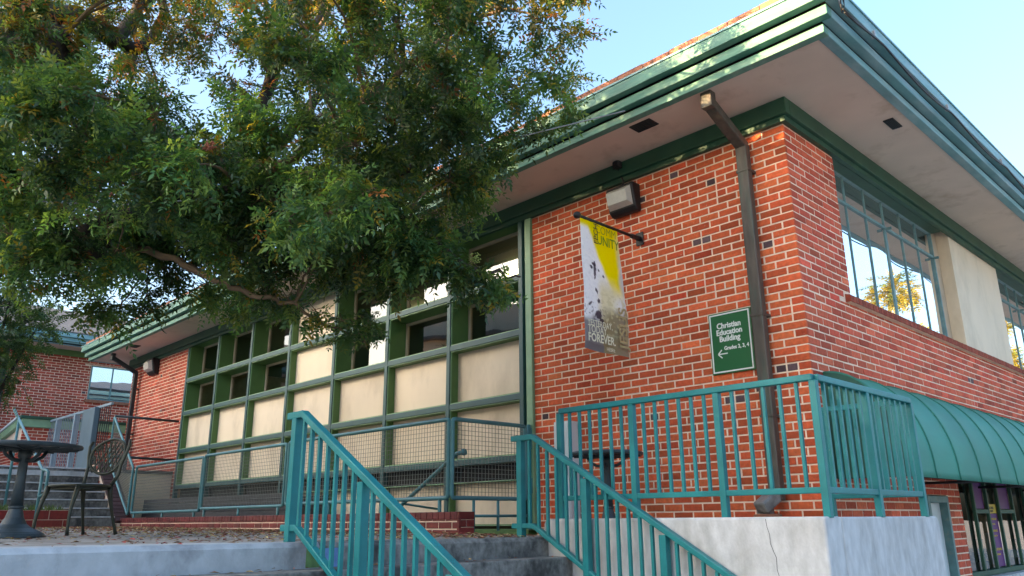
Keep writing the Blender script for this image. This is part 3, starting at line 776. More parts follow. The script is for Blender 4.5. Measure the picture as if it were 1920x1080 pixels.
# banner on a pole
bx = -1.777
t = thing('banner', 'yellow and white vertical cloth banner hanging from a black wall pole', 'banner', (bx, 0, 3.11))
MB().tube([(bx,-0.02,3.135),(bx,-1.03,3.135)], 0.017, 10).build('pole', M['black'], t, smooth=True)
MB().lathe((bx,-1.055,3.10), [(0.012,0),(0.032,0.008),(0.042,0.03),(0.036,0.055),(0.014,0.068)], 14).build('finial', M['black'], t, smooth=True)
mb = MB(); mb.box(bx-0.05,bx+0.05,-0.014,-0.003,3.06,3.21).tube([(bx,-0.012,3.135),(bx,-0.16,3.135)],0.028,10)
mb.build('bracket', M['black'], t, bevel=0.003)
def banner_sheet():
    nu, nv = 70, 150
    u, v = np.meshgrid(np.linspace(0,1,nu), np.linspace(0,1,nv))       # u: 0 outer edge, 1 near the wall; v: 0 top
    Y = -1.015 + u*0.625 + v*(0.03*u + 0.115*u)                     # lower edge swings a little towards the wall
    Y = -1.015 + u*(0.60) + 0.115*v*u
    Z = 3.155 - v*(1.395) + 0.0*u
    Xx = bx + 0.018*np.sin(u*6.5+v*2.2)*v + 0.035*v*v*np.sin(v*3+0.6) + 0.008*np.sin(v*15+u*3)*v + 0.004*np.sin(u*40)*np.exp(-v*25)
    r = np.random.default_rng(3)
    white = np.array((0.93,0.93,0.94)); yellow = np.array((0.95,0.78,0.0)); pale = np.array((0.80,0.72,0.42)); brown = np.array((0.16,0.12,0.06)); grey = np.array((0.20,0.18,0.19)); dark=np.array((0.03,0.012,0.03)); lime=np.array((0.30,0.42,0.02))
    def sm(a,b,x): k=np.clip((x-a)/(b-a),0,1); return k*k*(3-2*k)
    def mix(A,Bc,k): return A*(1-k[...,None]) + Bc*k[...,None]
    def noise(sx, sy, seed):
        rr = np.random.default_rng(seed); g = rr.random((sy+2, sx+2))
        gx = u*sx; gy = v*sy; i=gx.astype(int); j=gy.astype(int); fx=gx-i; fy=gy-j; fx=fx*fx*(3-2*fx); fy=fy*fy*(3-2*fy)
        return (g[j,i]*(1-fx)+g[j,i+1]*fx)*(1-fy)+(g[j+1,i]*(1-fx)+g[j+1,i+1]*fx)*fy
    c = np.ones((nv,nu,3))*white
    c *= (0.92+0.16*noise(30,70,5))[...,None]
    ed = u - (0.05 + 1.15*v)                                     # diagonal: yellow upper right
    ed += 0.05*(noise(6,14,1)-0.5)
    k = sm(0.0,0.10,ed)*sm(0.62,0.46,v)
    c = mix(c, yellow, k)
    c = mix(c, pale*1.0, 0.65*sm(0.86,1.0,u)*sm(0.6,0.1,v))
    c = mix(c, np.array((0.62,0.64,0.62)), sm(0.84,0.97,u+0.15*(noise(4,9,8)-0.5))*sm(0.14,0.34,v)*sm(0.7,0.5,v))
    c = mix(c, yellow*0.95, sm(0.10,0.05,v))
    c = mix(c, pale, 0.85*sm(0.40,0.55,v)*sm(0.30,0.5,u)*sm(0.98,0.7,u+0.1*noise(9,18,4)))
    lowb = sm(0.69,0.80,v + 0.08*(noise(8,16,2)-0.5) + 0.12*(u-0.35))
    c = mix(c, np.where((u<0.45)[...,None], grey, brown*1.6), lowb*0.9)
    c = mix(c, pale*0.85, 0.7*sm(0.60,0.72,noise(26,60,9))*sm(0.5,0.6,v)*sm(0.93,0.8,v)*sm(0.3,0.5,u))
    c = mix(c, grey*0.9, 0.9*sm(0.94,0.955,v)*sm(0.50,0.46,u))
    # dark splashes and one dark upright slit
    for (cu,cv,ru,rv,an) in ((0.30,0.40,0.035,0.075,0.1),(0.22,0.385,0.04,0.014,0.5),(0.40,0.395,0.025,0.008,0.3),(0.52,0.43,0.03,0.009,0.3),(0.32,0.555,0.055,0.014,0.9),(0.38,0.625,0.035,0.018,0.2),(0.15,0.665,0.06,0.010,-0.6),(0.36,0.73,0.07,0.045,0.8),(0.28,0.36,0.05,0.012,0.4),(0.42,0.78,0.05,0.03,0.7)):
        ca, sa = math.cos(an), math.sin(an)
        du=(u-cu)*ca+(v-cv)*sa*2.2; dv=-(u-cu)*sa/2.2+(v-cv)*ca
        q=(du/ru)**2+(dv/rv)**2 + 0.9*(noise(40,90,21)-0.5)
        c = mix(c, dark, 0.92*sm(1.0,0.75,q))
    c = mix(c, dark*1.6, 0.6*sm(0.70,0.80,noise(34,80,33))*sm(0.55,0.75,v)*sm(0.60,0.45,u)*sm(0.85,0.8,v))
    V = np.stack([Xx,Y,Z],-1).reshape(-1,3)
    F = []
    for j in range(nv-1):
        for i in range(nu-1): a=j*nu+i; F.append((a,a+1,a+nu+1,a+nu))
    me = bpy.data.meshes.new('cloth'); me.from_pydata(V.tolist(), [], F); me.update()
    a = me.color_attributes.new('tone','FLOAT_COLOR','POINT')
    a.data.foreach_set('color', np.concatenate([c.reshape(-1,3), np.ones((nu*nv,1))],1).astype(np.float32).ravel())
    me.polygons.foreach_set('use_smooth',[True]*len(me.polygons))
    mt = attr_mat('banner_print','tone',0.55,0.04,60,0.0,spec=0.3)
    nt_ = mt.node_tree; pb_ = nt_.nodes['Principled BSDF']; ou_ = nt_.nodes['Material Output']
    tl_ = nt_.nodes.new('ShaderNodeBsdfTranslucent'); mx_ = nt_.nodes.new('ShaderNodeMixShader'); mx_.inputs[0].default_value = 0.2
    nt_.links.new(pb_.inputs['Base Color'].links[0].from_socket, tl_.inputs[0])
    nt_.links.new(pb_.outputs[0], mx_.inputs[1]); nt_.links.new(tl_.outputs[0], mx_.inputs[2]); nt_.links.new(mx_.outputs[0], ou_.inputs[0])
    me.materials.append(mt)
    o = bpy.data.objects.new('cloth', me); COL.objects.link(o); attach(o, t)
    def at(uu, vv, off=0.006):
        i=min(int(uu*(nu-1)),nu-1); j=min(int(vv*(nv-1)),nv-1)
        p=V[j*nu+i]; return (p[0]+off,p[1],p[2])
    return at
at = banner_sheet()
Xd, Zd = (0,1,0), (0,0,1)
green = surf('print_green', (0.16,0.30,0.015), 0.6, 0.05, 5); ink = surf('print_ink', (0.03,0.03,0.02), 0.6, 0.05, 5); sand = surf('print_sand', (0.42,0.34,0.17), 0.6, 0.1, 9); cream_ink = surf('print_cream', (0.78,0.74,0.55), 0.6, 0.03, 9)
text_mesh('lettering', 'COMM', 0.125, surf('print_olive',(0.42,0.40,0.01),0.6,0.05,5), t, at(0.66,0.075,0.012), Xd, Zd, offset=-0.001, extrude=0.0006, xscale=0.88)
text_mesh('lettering', 'UNITY', 0.150, green, t, at(0.71,0.155,0.012), Xd, Zd, extrude=0.0006, xscale=0.82)
text_mesh('lettering', 'FPCH', 0.095, ink, t, at(0.385,0.115,0.012), (0,0,1), (0,-1,0), extrude=0.0006)
for (w, s_, v_, m_, xs_) in (('YESTERDAY,',0.088,0.815,cream_ink,0.80),('TODAY,',0.108,0.865,cream_ink,0.78),('FOREVER.',0.118,0.925,cream_ink,0.84)):
    text_mesh('lettering', w, s_, m_, t, at(0.05,v_,0.016), Xd, Zd, align='LEFT', offset=0.002 if w[0]=='F' else 0.0, extrude=0.0006, xscale=xs_)
text_mesh('lettering', 'HEBREWS 13:8', 0.055, cream_ink, t, at(0.52,0.975,0.016), Xd, Zd, align='LEFT', extrude=0.0006, xscale=0.85)
text_mesh('lettering', 'JESUS', 0.185, sand, t, at(0.86,0.80,0.014), (0,0,1), (0,-1,0), offset=0.003, extrude=0.0006)

# pale cabinet standing against the pier
t = thing('utility_cabinet', 'tall narrow pale grey cabinet against the brick behind the terrace rail', 'cabinet', (-2.88,-0.1,0.03))
quick('body', M['cabinet'], t, (-3.0,-2.77,-0.16,-0.006,0.03,1.215), bevel=0.006)
quick('door', M['cabinet'], t, (-2.99,-2.78,-0.172,-0.1605,0.06,1.19), bevel=0.004)
quick('latch', M['black'], t, (-2.81,-2.795,-0.180,-0.1725,0.62,0.70))

# awning
t = thing('awning', 'green ribbed barrel awning over the shop window on the side wall', 'awning', (0.3, 4, 1.0))
AY0, AY1 = 0.22, 10.0
def aw(a): return (0.004 + 0.62*math.sin(a), 0.54 + 0.885*math.cos(a))
n = 18
prof = [aw(math.pi/2*k/n) for k in range(n+1)] + [(0.628, 0.480)]
seams = list(np.arange(AY0, AY1, 0.62))
mb = MB()
ny = 64; yy = np.linspace(AY0, AY1, ny)
for j, y in enumerate(yy):
    s_ = ((y-AY0) % 0.62)/0.62
    sag = 0.012*math.sin(math.pi*s_)
    for i, (x, z) in enumerate(prof):
        f = math.sin(math.pi*min(i/n,1.0))
        mb.v.append((x - sag*f*0.7, y, z - sag*f))
m_ = len(prof)
for j in range(ny-1):
    for i in range(m_-1): mb.f.append((j*m_+i, j*m_+i+1, (j+1)*m_+i+1, (j+1)*m_+i))
o = mb.build('canopy', M['awning'], t, smooth=True)
so = o.modifiers.new('thickness','SOLIDIFY'); so.thickness = 0.006
MB().tube([(x, AY0+0.006, z-0.004) for (x,z) in prof], 0.012, 8).build('end_hoop', M['awning_seam'], t, smooth=True)
MB().prism([(x, AY0-0.004, z) for (x,z) in prof] + [(0.004, AY0-0.004, 0.48)], (0,0.003,0)).build('end_panel', M['awning_end_shade'], t)
for y in seams[1:]:
    MB().tube([(x+0.004*math.sin(math.pi/2*k/n), y, z+0.002) for k,(x,z) in enumerate(prof)], 0.008, 6).build('rib', M['awning_seam'], t, smooth=True)
mb = MB().tube([(0.61,AY0+0.02,0.49),(0.61,AY1,0.49)],0.014,8).tube([(0.01,AY0+0.03,0.49),(0.61,AY0+0.03,0.49)],0.014,8)
for y in (2.2,4.1,6.0): mb.tube([(0.01,y,0.49),(0.61,y,0.49)],0.014,8)
mb.build('frame', M['black'], t, smooth=True)

# posters and things behind the shop window
def poster(label, y0, y1, z0, z1, mat, lines, ink_mat, name='poster'):
    o = MB().box(-0.074,-0.071,y0,y1,z0,z1).build(name, mat)
    tag(o, label, 'poster')
    for (txt, s_, zc) in lines:
        text_mesh('lettering', txt, s_, ink_mat, o, (-0.0695,(y0+y1)/2,zc), (0,1,0), (0,0,1), offset=0.001, extrude=0.0005, xscale=0.85)
poster('purple poster reading no late seating in the shop window', 4.56, 4.94, -0.44, 0.185, M['purple'], (('NO LATE SEATING',0.042,-0.24),('PERFORMANCE',0.036,-0.02),('BOX OFFICE HOURS',0.034,0.12),('CURTAIN 8 PM',0.026,-0.30),('WILL CALL',0.026,0.06),('DOORS 7 PM',0.026,-0.08)), M['gold'])
poster('small yellow notice above the purple poster in the shop window', 4.555, 4.945, 0.19, 0.30, M['gold'], (('BOX OFFICE',0.040,0.255),('TICKETS',0.036,0.215)), M['black'])
poster('dark purple panel at the top of the second shop pane', 4.06, 4.48, 0.245, 0.92, M['purple'], (('BOX OFFICE',0.05,0.82),('WILL CALL',0.05,0.76)), M['gold'])
poster('dark purple panel at the top of the fourth shop pane', 5.02, 5.55, 0.245, 0.92, M['purple'], (('BOX OFFICE',0.05,0.82),('WILL CALL',0.05,0.76)), M['gold'])
poster('yellow lettered co-op sign over the purple poster', 4.57, 4.93, 0.80, 0.925, M['black'], (('CO-OP',0.10,0.86),), M['gold'], name='shop_sign')
o = tag(MB().box(-0.30,-0.296,3.56,3.78,0.10,0.52).build('notice', M['paper']), 'white paper notice inside the first shop pane', 'notice')
o = tag(MB().box(-0.34,-0.26,3.66,3.92,-0.50,0.02).build('paper_stack', M['paper'], bevel=0.01), 'grey paper stack low behind the first shop pane', 'paper')
o = tag(MB().tube([(-0.30,5.2,-0.40),(-0.28,5.12,0.16)],0.045,12).build('paper_roll', M['cardboard'], smooth=True), 'upright cardboard roll behind the fourth shop pane', 'roll')
o = tag(MB().box(-0.30,-0.2,5.1,5.5,-0.44,-0.05).build('display_box', M['white'], bevel=0.01), 'white box on the shop window ledge', 'box')

# ================================================================== RAILINGS
def picket_run(t, p, q, ztop, zbot, mat, n, post_at=(), zfoot=None, w_rail=0.05, w_pick=0.022, w_post=0.05, drop=0.0):
    """level run of pickets between two points; posts at fractions"""
    p = Vector(p); q = Vector(q)
    MB().bar((p.x,p.y,ztop-0.0225),(q.x,q.y,ztop-0.0225), w_rail, 0.045).build('top_rail', mat, t, bevel=0.006)
    MB().bar((p.x,p.y,zbot),(q.x,q.y,zbot), 0.036, 0.040).build('bottom_rail', mat, t, bevel=0.005)
    posts = sorted(post_at)
    for f in posts:
        c = p.lerp(q, f)
        MB().box(c.x-w_post/2,c.x+w_post/2,c.y-w_post/2,c.y+w_post/2,zfoot,ztop-0.044).build('post', mat, t, bevel=0.005)
    for a, b, k in n:
        for i in range(1, k+1):
            c = p.lerp(q, a+(b-a)*i/(k+1))
            h = w_pick/2
            MB().box(c.x-h,c.x+h,c.y-h,c.y+h,zbot+0.019,ztop-0.044).build('baluster', mat, t)
T = thing('terrace_guard_rail', 'teal painted picket guard rail round the terrace on the concrete wall', 'railing', (-0.3,-1.7,0.16))
ZT_, ZB_ = 1.075, 0.325
picket_run(T, (-1.495,-1.70,0), (0.783,-1.70,0), ZT_, ZB_, M['teal_paint'], [(0,0.339,6),(0.339,0.678,6),(0.678,1,5)], (0.0,0.339,0.678,1.0), 0.155)
picket_run(T, (0.783,-1.674,0), (0.783,-0.03,0), ZT_, ZB_, M['teal_paint'], [(0,0.48,6),(0.48,1,7)], (0.48,1.0), 0.155)
picket_run(T, (0.758,-0.03,0), (0.06,-0.03,0), ZT_, ZB_, M['teal_paint'], [(0,1.0,5)], (1.0,), 0.035)

def stair_rail(label, y, xs0, n_in, posts, z_off=0.0, zfoot0=0.0):
    t = thing('stair_railing', label, 'railing', (xs0, y, zfoot0), 'teal railings of the entrance steps')
    mat = M['teal_paint']
    sl = 0.581; xb = -1.668; ztop = 0.872+z_off; zbot = 0.138+z_off; xe = 1.25
    def zt(x): return ztop if x < xb else ztop-(x-xb)*sl
    def zb(x): return zbot if x < xb else zbot-(x-xb)*sl
    # rails as one bent profile each
    for nm, zf, hh, ww, x0 in (('top_rail', zt, 0.048, 0.056, xs0-0.10), ('bottom_rail', zb, 0.042, 0.046, xs0-0.10)):
        poly = [(x0,y-ww/2,zf(x0)-hh),(xb,y-ww/2,zf(xb)-hh),(xe,y-ww/2,zf(xe)-hh),(xe,y-ww/2,zf(xe)),(xb+0.004,y-ww/2,zf(xb)),(x0,y-ww/2,zf(x0))]
        MB().prism(poly, (0,ww,0)).build(nm, mat, t, bevel=0.006)
    x = xs0
    for i in range(40):
        x = xs0 + i*0.1035
        if x > xe-0.05: break
        ps = i in posts
        h = 0.029 if ps else 0.0115
        top = zt(x+h)-0.046 if x < xb-h else zt(x+h)-0.046
        bot = (zfoot0 if i == 0 else zb(x-h)-0.01) if ps else zb(x-h)-0.012
        if ps and i > 0: bot = zb(x)-0.20
        MB().box(x-h,x+h,y-h,y+h,bot,top).build('post' if ps else 'baluster', mat, t, bevel=0.004 if ps else 0.0)
    return t
stair_rail('teal stair railing in the middle of the steps, nearer the camera', -4.05, -1.755, 0, (0,8,16,24), 0.0, plaza_z(-1.75,-4.05))
stair_rail('teal stair railing along the concrete retaining wall', -1.86, -1.82, 0, (0,7,14,21), -0.01, plaza_z(-1.8,-1.86))

# pipe and wire-mesh guard of the sunken area
t = thing('mesh_guard_rail', 'blue-green pipe guard rail with wire mesh before the window wall', 'railing', (-8,-1.24,0.2))
PR = 0.024
def wire_panel(t, p, q, z0, z1, dz, dx=0.05, slope=0.0, parent=None):
    """wires of one mesh panel between p and q (x,y); slope raises the far end"""
    p = Vector((*p,0)); q = Vector((*q,0)); L_ = (q-p).length; d = (q-p)/L_
    mb = MB(); r = 0.0021
    nx = int(L_/dx)
    for i in range(1, nx):
        c = p + d*(L_*i/nx); k = slope*i/nx
        mb.box(c.x-r,c.x+r,c.y-r,c.y+r,z0+k,z1+k)
    nz = int((z1-z0)/dz)
    for j in range(1, nz):
        z = z0 + (z1-z0)*j/nz
        mb.bar((p.x,p.y,z),(q.x,q.y,z+slope),2*r,2*r)
    return stuff(mb.build('wire_mesh', M['wire'], parent or t, fix=False))
def pipe_panel(t, p, q, z0, z1, legs=(0.07,0.9), slope=0.0):
    a0 = Vector((p[0],p[1],z0)); a1 = Vector((q[0],q[1],z0+slope)); b0 = Vector((p[0],p[1],z1)); b1 = Vector((q[0],q[1],z1+slope))
    pts = []
    c = 0.035
    d = (a1-a0).normalized(); u = Vector((0,0,1))
    loop = [b0+d*c, b1-d*c, b1-u*c, a1+u*c, a1-d*c, a0+d*c, a0+u*c, b0-u*c, b0+d*c]
    full = []
    for i in range(len(loop)-1):
        full.append(loop[i])
        if i % 2 == 1:
            corner = (b1, a1, a0, b0)[i//2]
            for f in (0.3, 0.6):
                m1 = loop[i].lerp(corner, f); m2 = corner.lerp(loop[i+1], f); full.append(m1.lerp(m2, f))
    full.append(loop[-1])
    fr = MB().tube(full, PR, 10, cap=False).build('pipe_frame', M['pipe_paint'], t, smooth=True)
    wire_panel(t, (p[0]+d.x*PR,p[1]+d.y*PR), (q[0]-d.x*PR,q[1]-d.y*PR), z0+PR*0.6, z1-PR*0.6, 0.05, 0.05, slope, fr)
    for f in legs:
        c_ = a0.lerp(a1, f); MB().tube([c_, (c_.x,c_.y,0.15)], PR*0.85, 8).build('leg', M['pipe_paint'], t, smooth=True)
    return fr
GY = -1.24
pipe_panel(t, (-3.55,GY), (-7.02,GY), 0.385, 1.215, (0.04,0.35,0.68,0.97))
pipe_panel(t, (-7.09,GY), (-9.76,GY), 0.365, 1.20, (0.05,0.5,0.95))
pipe_panel(t, (-9.83,GY), (-12.84,GY), 0.335, 1.18, (0.06,0.5,0.95))
# return to the wall with a low pipe grille
pipe_panel(t, (-3.50,GY+0.01), (-3.50,-0.12), 0.385, 1.215, ())
MB().tube([(-3.50,-0.06,0.05),(-3.50,-0.06,1.24)],PR*1.1,10).build('post', M['pipe_paint'], t, smooth=True)
mb = MB(); mb.tube([(-3.50,-1.02,0.20),(-3.50,-0.05,0.20)],0.015,8)
mb.build('grille_bar', M['pipe_paint'], t, smooth=True)
for y in (-0.92,-0.56,-0.22): MB().tube([(-3.50,y,0.37),(-3.50,y,0.04)],0.016,8).build('grille_bar', M['pipe_paint'], t, smooth=True)
# gate hinges
MB().box(-3.53,-3.47,-0.045,-0.02,0.95,1.20).box(-3.53,-3.47,-0.045,-0.02,0.45,0.62).build('hinge', M['pipe_paint'], t)

# sloping handrail in the sunken stair
t = thing('pipe_handrail', 'sloping pipe handrail with a round end inside the mesh guard', 'handrail', (-4.1,-0.6,0.9))
MB().tube([(-4.02,-0.62,0.925),(-4.16,-0.61,0.915),(-5.4,-0.60,0.26),(-6.6,-0.60,-0.38)],0.026,10).build('rail', M['pipe_paint'], t, smooth=True)
MB().lathe((-4.02,-0.62,0.885), [(0.012,0),(0.035,0.01),(0.04,0.04),(0.03,0.07),(0.01,0.08)], 14).build('end_knob', M['pipe_paint'], t, smooth=True)
MB().tube([(-5.2,-0.60,0.36),(-5.2,-0.05,0.30)],0.014,8).build('bracket', M['pipe_paint'], t, smooth=True)

# low brick kerb under the mesh guard
t = thing('brick_kerb', 'low dark red brick kerb under the mesh guard rail', 'kerb', (-8,-1.3,0.05))
z0 = 0.0
k0 = MB(); k0.box(-13.1,-3.235,-1.352,-1.148,-0.3,0.232); kb = k0.build('core', M['mortar'], t)
RED = (0.20,0.030,0.026)
bk = courses(-13.1, -3.23, 0.02, 0.165, mod=0.215, course=0.076)
brickwork(kb, (0,-1.36,0), (1,0,0), (0,-1,0), bk, RED, single=60, mat=M['red_brick_glaze'], clinker=0.0)
bk = [(x, x+0.088, 0.167, 0.24) for x in np.arange(-13.1,-3.30,0.0985)]
brickwork(kb, (0,-1.366,0), (1,0,0), (0,-1,0), bk, (0.17,0.03,0.028), mat=M['red_brick_glaze'], clinker=0.0)
brickwork(kb, (-3.225,0,0), (0,1,0), (1,0,0), [(-1.36,-1.15,0.02,0.085),(-1.36,-1.26,0.092,0.16),(-1.25,-1.15,0.092,0.16),(-1.36,-1.15,0.167,0.24)], RED, mat=M['red_brick_glaze'])
mb = MB(); mb.box(-13.1,-3.24,-1.36,-1.14,0.2321,0.2415); mb.build('capping', M['red_brick_glaze'], kb)
me = mb and kb.children[-1].data
for ch in kb.children:
    if ch.name.startswith('capping'):
        a = ch.data.color_attributes.new('tone','FLOAT_COLOR','POINT'); a.data.foreach_set('color', [0.13,0.028,0.026,1.0]*len(ch.data.vertices))
# sunken area behind the kerb
mb = MB(); mb.box(-14.2,-3.46,-1.147,0.17,-1.15,-1.0); structure(mb.build('sunken_floor', M['asphalt']))
# dark boarded ramp side inside the guard
t = thing('ramp', 'dark grey boarded ramp side behind the mesh guard rail', 'ramp', (-11,-0.6,0.3))
for k in range(4):
    za = 0.26 + k*0.088
    xr = -8.2 + k*0.32 - 0.6*(k>3)
    MB().prism([(-14.1,-0.60+0.004*k,za),(xr-0.9*k*0.3,-0.60+0.004*k,za-0.02),(xr-0.9*k*0.3,-0.60+0.004*k,za+0.062),(-14.1,-0.60+0.004*k,za+0.08)], (0,0.03,0)).build('board', M['wood_dark'], t, bevel=0.004)
MB().box(-14.1,-7.2,-0.50,-0.46,-0.9,0.52).build('dark_backing', M['void'], t)  # near-black sheet painting in the dark of the opening behind the boards

# ------------------------------------------------------------------ left landing, steps and rails
ld = MB(); ld.box(-22.0,-14.30,-3.6,-0.001,-0.5,1.14); structure(ld.build('landing', M['concrete']))
fc = MB(); fc.box(-14.299,-14.28,-1.15,-0.003,-0.5,1.13); structure(fc.build('landing_face', M['cream']))
t2 = MB(); t2.box(-14.40,-14.25,-1.20,-0.002,1.142,1.20); structure(t2.build('landing_edge', M['wood_dark']))
fs = bpy.data.objects.new('far_steps', None); COL.objects.link(fs); structure(fs)
for k in range(7):
    x1 = -13.05 - k*0.245
    MB().box(x1-0.30, x1, -4.6, -1.45, -0.2, 0.09+0.158*(k+1)-0.0).build('step', M['concrete_step'], fs, bevel=0.012)
    MB().box(x1-0.05, x1+0.012, -4.6, -1.452, 0.092+0.158*(k+1), 0.118+0.158*(k+1)).build('nosing', M['concrete'], fs, bevel=0.006)
# sloping brick cheek wall beside the steps
t = thing('stair_cheek_wall', 'sloping brick cheek wall beside the far steps', 'wall', (-13.8,-1.3,0.1))
ck = MB().prism([(-14.9,-1.442,-0.2),(-13.0,-1.442,-0.2),(-13.0,-1.442,0.17),(-14.5,-1.442,1.30),(-14.9,-1.442,1.30)], (0,0.28,0)).build('core', M['mortar'], t)
bl = []
for (a,b,c,d) in courses(-14.9,-13.0,0.08,1.30):
    lim = 1.30 if c < 0 else None
    zmax_a = 0.17 + (min(max((-13.0-b),0),1.5))*0.753
    if d <= zmax_a + 0.02: bl.append((a,b,c,d))
brickwork(ck, (0,-1.45,0), (1,0,0), (0,-1,0), bl, (0.30,0.06,0.042), single=40)
cp = (Vector((-14.52,-1.30,1.335)) - Vector((-12.98,-1.30,0.18)))
for i in range(16):
    a = Vector((-12.98,-1.30,0.175)) + cp*(i/16); b = Vector((-12.98,-1.30,0.175)) + cp*((i+0.9)/16)
    o = MB().bar(a,b,0.30,0.06).build('coping_brick', M['red_brick_glaze'], ck, bevel=0.004)
    at_ = o.data.color_attributes.new('tone','FLOAT_COLOR','POINT'); f = random.uniform(0.7,1.2)
    at_.data.foreach_set('color', [0.075*f,0.035*f,0.035*f,1.0]*len(o.data.vertices))
# sloped mesh rail on the cheek wall
t = thing('sloped_mesh_rail', 'sloping blue-green pipe and mesh rail on the brick cheek wall', 'railing', (-13.7,-1.24,0.3))
pipe_panel(t, (-13.03,-1.24), (-14.50,-1.24), 0.30, 1.17, (), 1.11)
t = thing('landing_pipe_rail', 'dark pipe rail crossing the landing edge to the brick wall', 'railing', (-14.3,-0.6,1.3))
for z in (2.285, 1.46): MB().tube([(-14.48,-1.24,z+0.02),(-14.20,-0.02,z-0.03)],0.026,10).build('rail', M['downspout_dark'], t, smooth=True)
# picket fence along the upper landing
t = thing('landing_fence', 'pale blue-grey picket fence along the upper landing before the far wing', 'fence', (-17,-1.3,1.14))
MB().bar((-14.6,-1.29,2.57),(-20.6,-1.33,2.60),0.05,0.05).build('top_rail', M['fence_pale'], t)
MB().bar((-14.6,-1.29,1.24),(-20.6,-1.33,1.24),0.04,0.04).build('bottom_rail', M['fence_pale'], t)
pk = MB().box(-0.007,0.007,-0.007,0.007,0,1.30); pme = bpy.data.meshes.new('picket'); pme.from_pydata(pk.v,[],pk.f); pme.update(); pme.materials.append(M['fence_pale'])
pme_shade = pme.copy(); pme_shade.materials.clear(); pme_shade.materials.append(M['downspout_dark'])  # dark copy for the near pickets, painting in the shade by the building
for i in range(44):
    x = -14.65 - i*0.135
    o = bpy.data.objects.new('picket', pme if i > 13 else pme_shade); COL.objects.link(o); attach(o, t); o.location = (x,-1.29-0.04*i/44,1.26)
for x in (-16.9,-18.3,-19.5): MB().box(x-0.05,x+0.05,-1.36,-1.26,1.14,2.57).build('post', M['fence_pale'], t)
MB().box(-16.15,-15.35,-1.40,-1.27,1.0,2.575).build('solid_panel', surf('panel_blue',(0.10,0.16,0.19),0.5,0.1,4), t, bevel=0.01)
# handrail of the far steps
t = thing('stair_handrail', 'short green pipe handrail with looped end on the far steps', 'handrail', (-12.0,-3.2,0.1))
MB().tube([(-13.9,-3.2,2.20),(-12.62,-3.2,1.60),(-11.35,-3.2,0.985),(-11.1,-3.2,0.96),(-10.98,-3.2,0.93),(-10.98,-3.2,0.60),(-11.3,-3.2,0.56)],0.024,10).build('rail', M['pipe_paint'], t, smooth=True)
for x in (-11.3,-13.4): MB().tube([(x,-3.2,0.08 if x>-13 else 0.3),(x,-3.2,1.0 if x>-13 else 1.98)],0.024,10).build('post', M['pipe_paint'], t, smooth=True)
# red glazed planter kerb with weeds
t = thing('brick_planter', 'low glazed red brick planter with weeds before the far steps', 'planter', (-12,-3.4,0.1))
pc = MB().box(-12.72,-12.46,-8.0,-2.42,-0.1,0.375).build('core', M['mortar'], t)
pb = []
for r_,(za,zb) in enumerate(((0.06,0.21),(0.222,0.37))):
    for k in range(-1,14):
        a = -8.0+ k*0.46 + (0.23 if r_ else 0); b = a+0.448
        a = max(a,-8.0); b = min(b,-2.42)
        if b-a > 0.05: pb.append((a,b,za,zb))
brickwork(pc, (-12.45,0,0), (0,1,0), (1,0,0), pb, (0.24,0.028,0.022), single=0, mat=M['red_brick_glaze'], clinker=0.0)
gb = MB()
for i in range(900):
    x = random.uniform(-12.74,-12.45); y = random.uniform(-6,-2.45); h = random.uniform(0.03,0.13); a = random.uniform(0,6.28)
    dx,dy = math.cos(a)*0.012, math.sin(a)*0.012; lx,ly = random.gauss(0,0.03),random.gauss(0,0.03)
    gb.poly([(x-dx,y-dy,0.37),(x+dx,y+dy,0.37),(x+lx,y+ly,0.37+h)])
stuff(gb.build('weeds', M['grass'], t, fix=False))

# ------------------------------------------------------------------ far wing
W = thing('far_wing_building', 'red brick wing with pale blue eaves beyond the stairs', 'building', (-24,0,0))
wx = -22.0
mb = MB(); mb.box(wx-6, wx-0.008, -9, 9, -1.5, 5.05); ww = mb.build('wall', M['mortar'], W)
wh = [(0.26,4.6,3.62,4.66)]
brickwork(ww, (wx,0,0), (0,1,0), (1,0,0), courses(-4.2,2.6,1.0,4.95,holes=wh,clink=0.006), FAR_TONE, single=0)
quick('frieze', M['frame_green'], W, (wx, wx+0.06, -9, 9, 4.83, 5.0))
quick('soffit', M['soffit'], W, (wx, wx+0.8, -9, 9, 5.001, 5.05))
for (o_,za,zb) in ((0.80,4.99,5.09),(0.86,5.092,5.2),(0.93,5.202,5.32)):
    quick('fascia_board', M['fascia_cool'], W, (wx+o_-0.08, wx+o_, -9, 9, za, zb), bevel=0.005)
MB().prism([(wx+0.93,-9,5.325),(wx+0.93,-9,5.36),(wx-6,-9,7.6),(wx-6,-9,5.3)], (0,18,0)).build('roof', M['roof'], W)
wf = quick('window', M['steel_sash'], W, (wx-0.08,wx-0.002,0.27,0.31,3.64,4.64),(wx-0.08,wx-0.002,0.311,4.5,3.64,3.68),(wx-0.08,wx-0.002,0.311,4.5,4.60,4.64))
for y in (0.88,1.55,2.2,2.9): quick('glazing_bar', M['steel_sash'], wf, (wx-0.08,wx-0.001,y-0.02,y+0.02,3.681,4.599))
yy = [0.31,0.88,1.55,2.2,2.9]
for a,b in zip(yy[:-1],yy[1:]):
    mm = MB(); mm.poly([(wx-0.006,a,3.68),(wx-0.006,b,3.68),(wx-0.006,b,4.60),(wx-0.006,a,4.60)]); mm.build('pane', M['window_bright'], wf, fix=False)
quick('window_sill', M['roof_edge'], wf, (wx, wx+0.05, 0.2, 4.6, 3.55, 3.63))
MB().box(wx+0.0,wx+0.11,-2.0,-1.89,0.5,4.9).build('downspout', M['downspout_dark'], W)
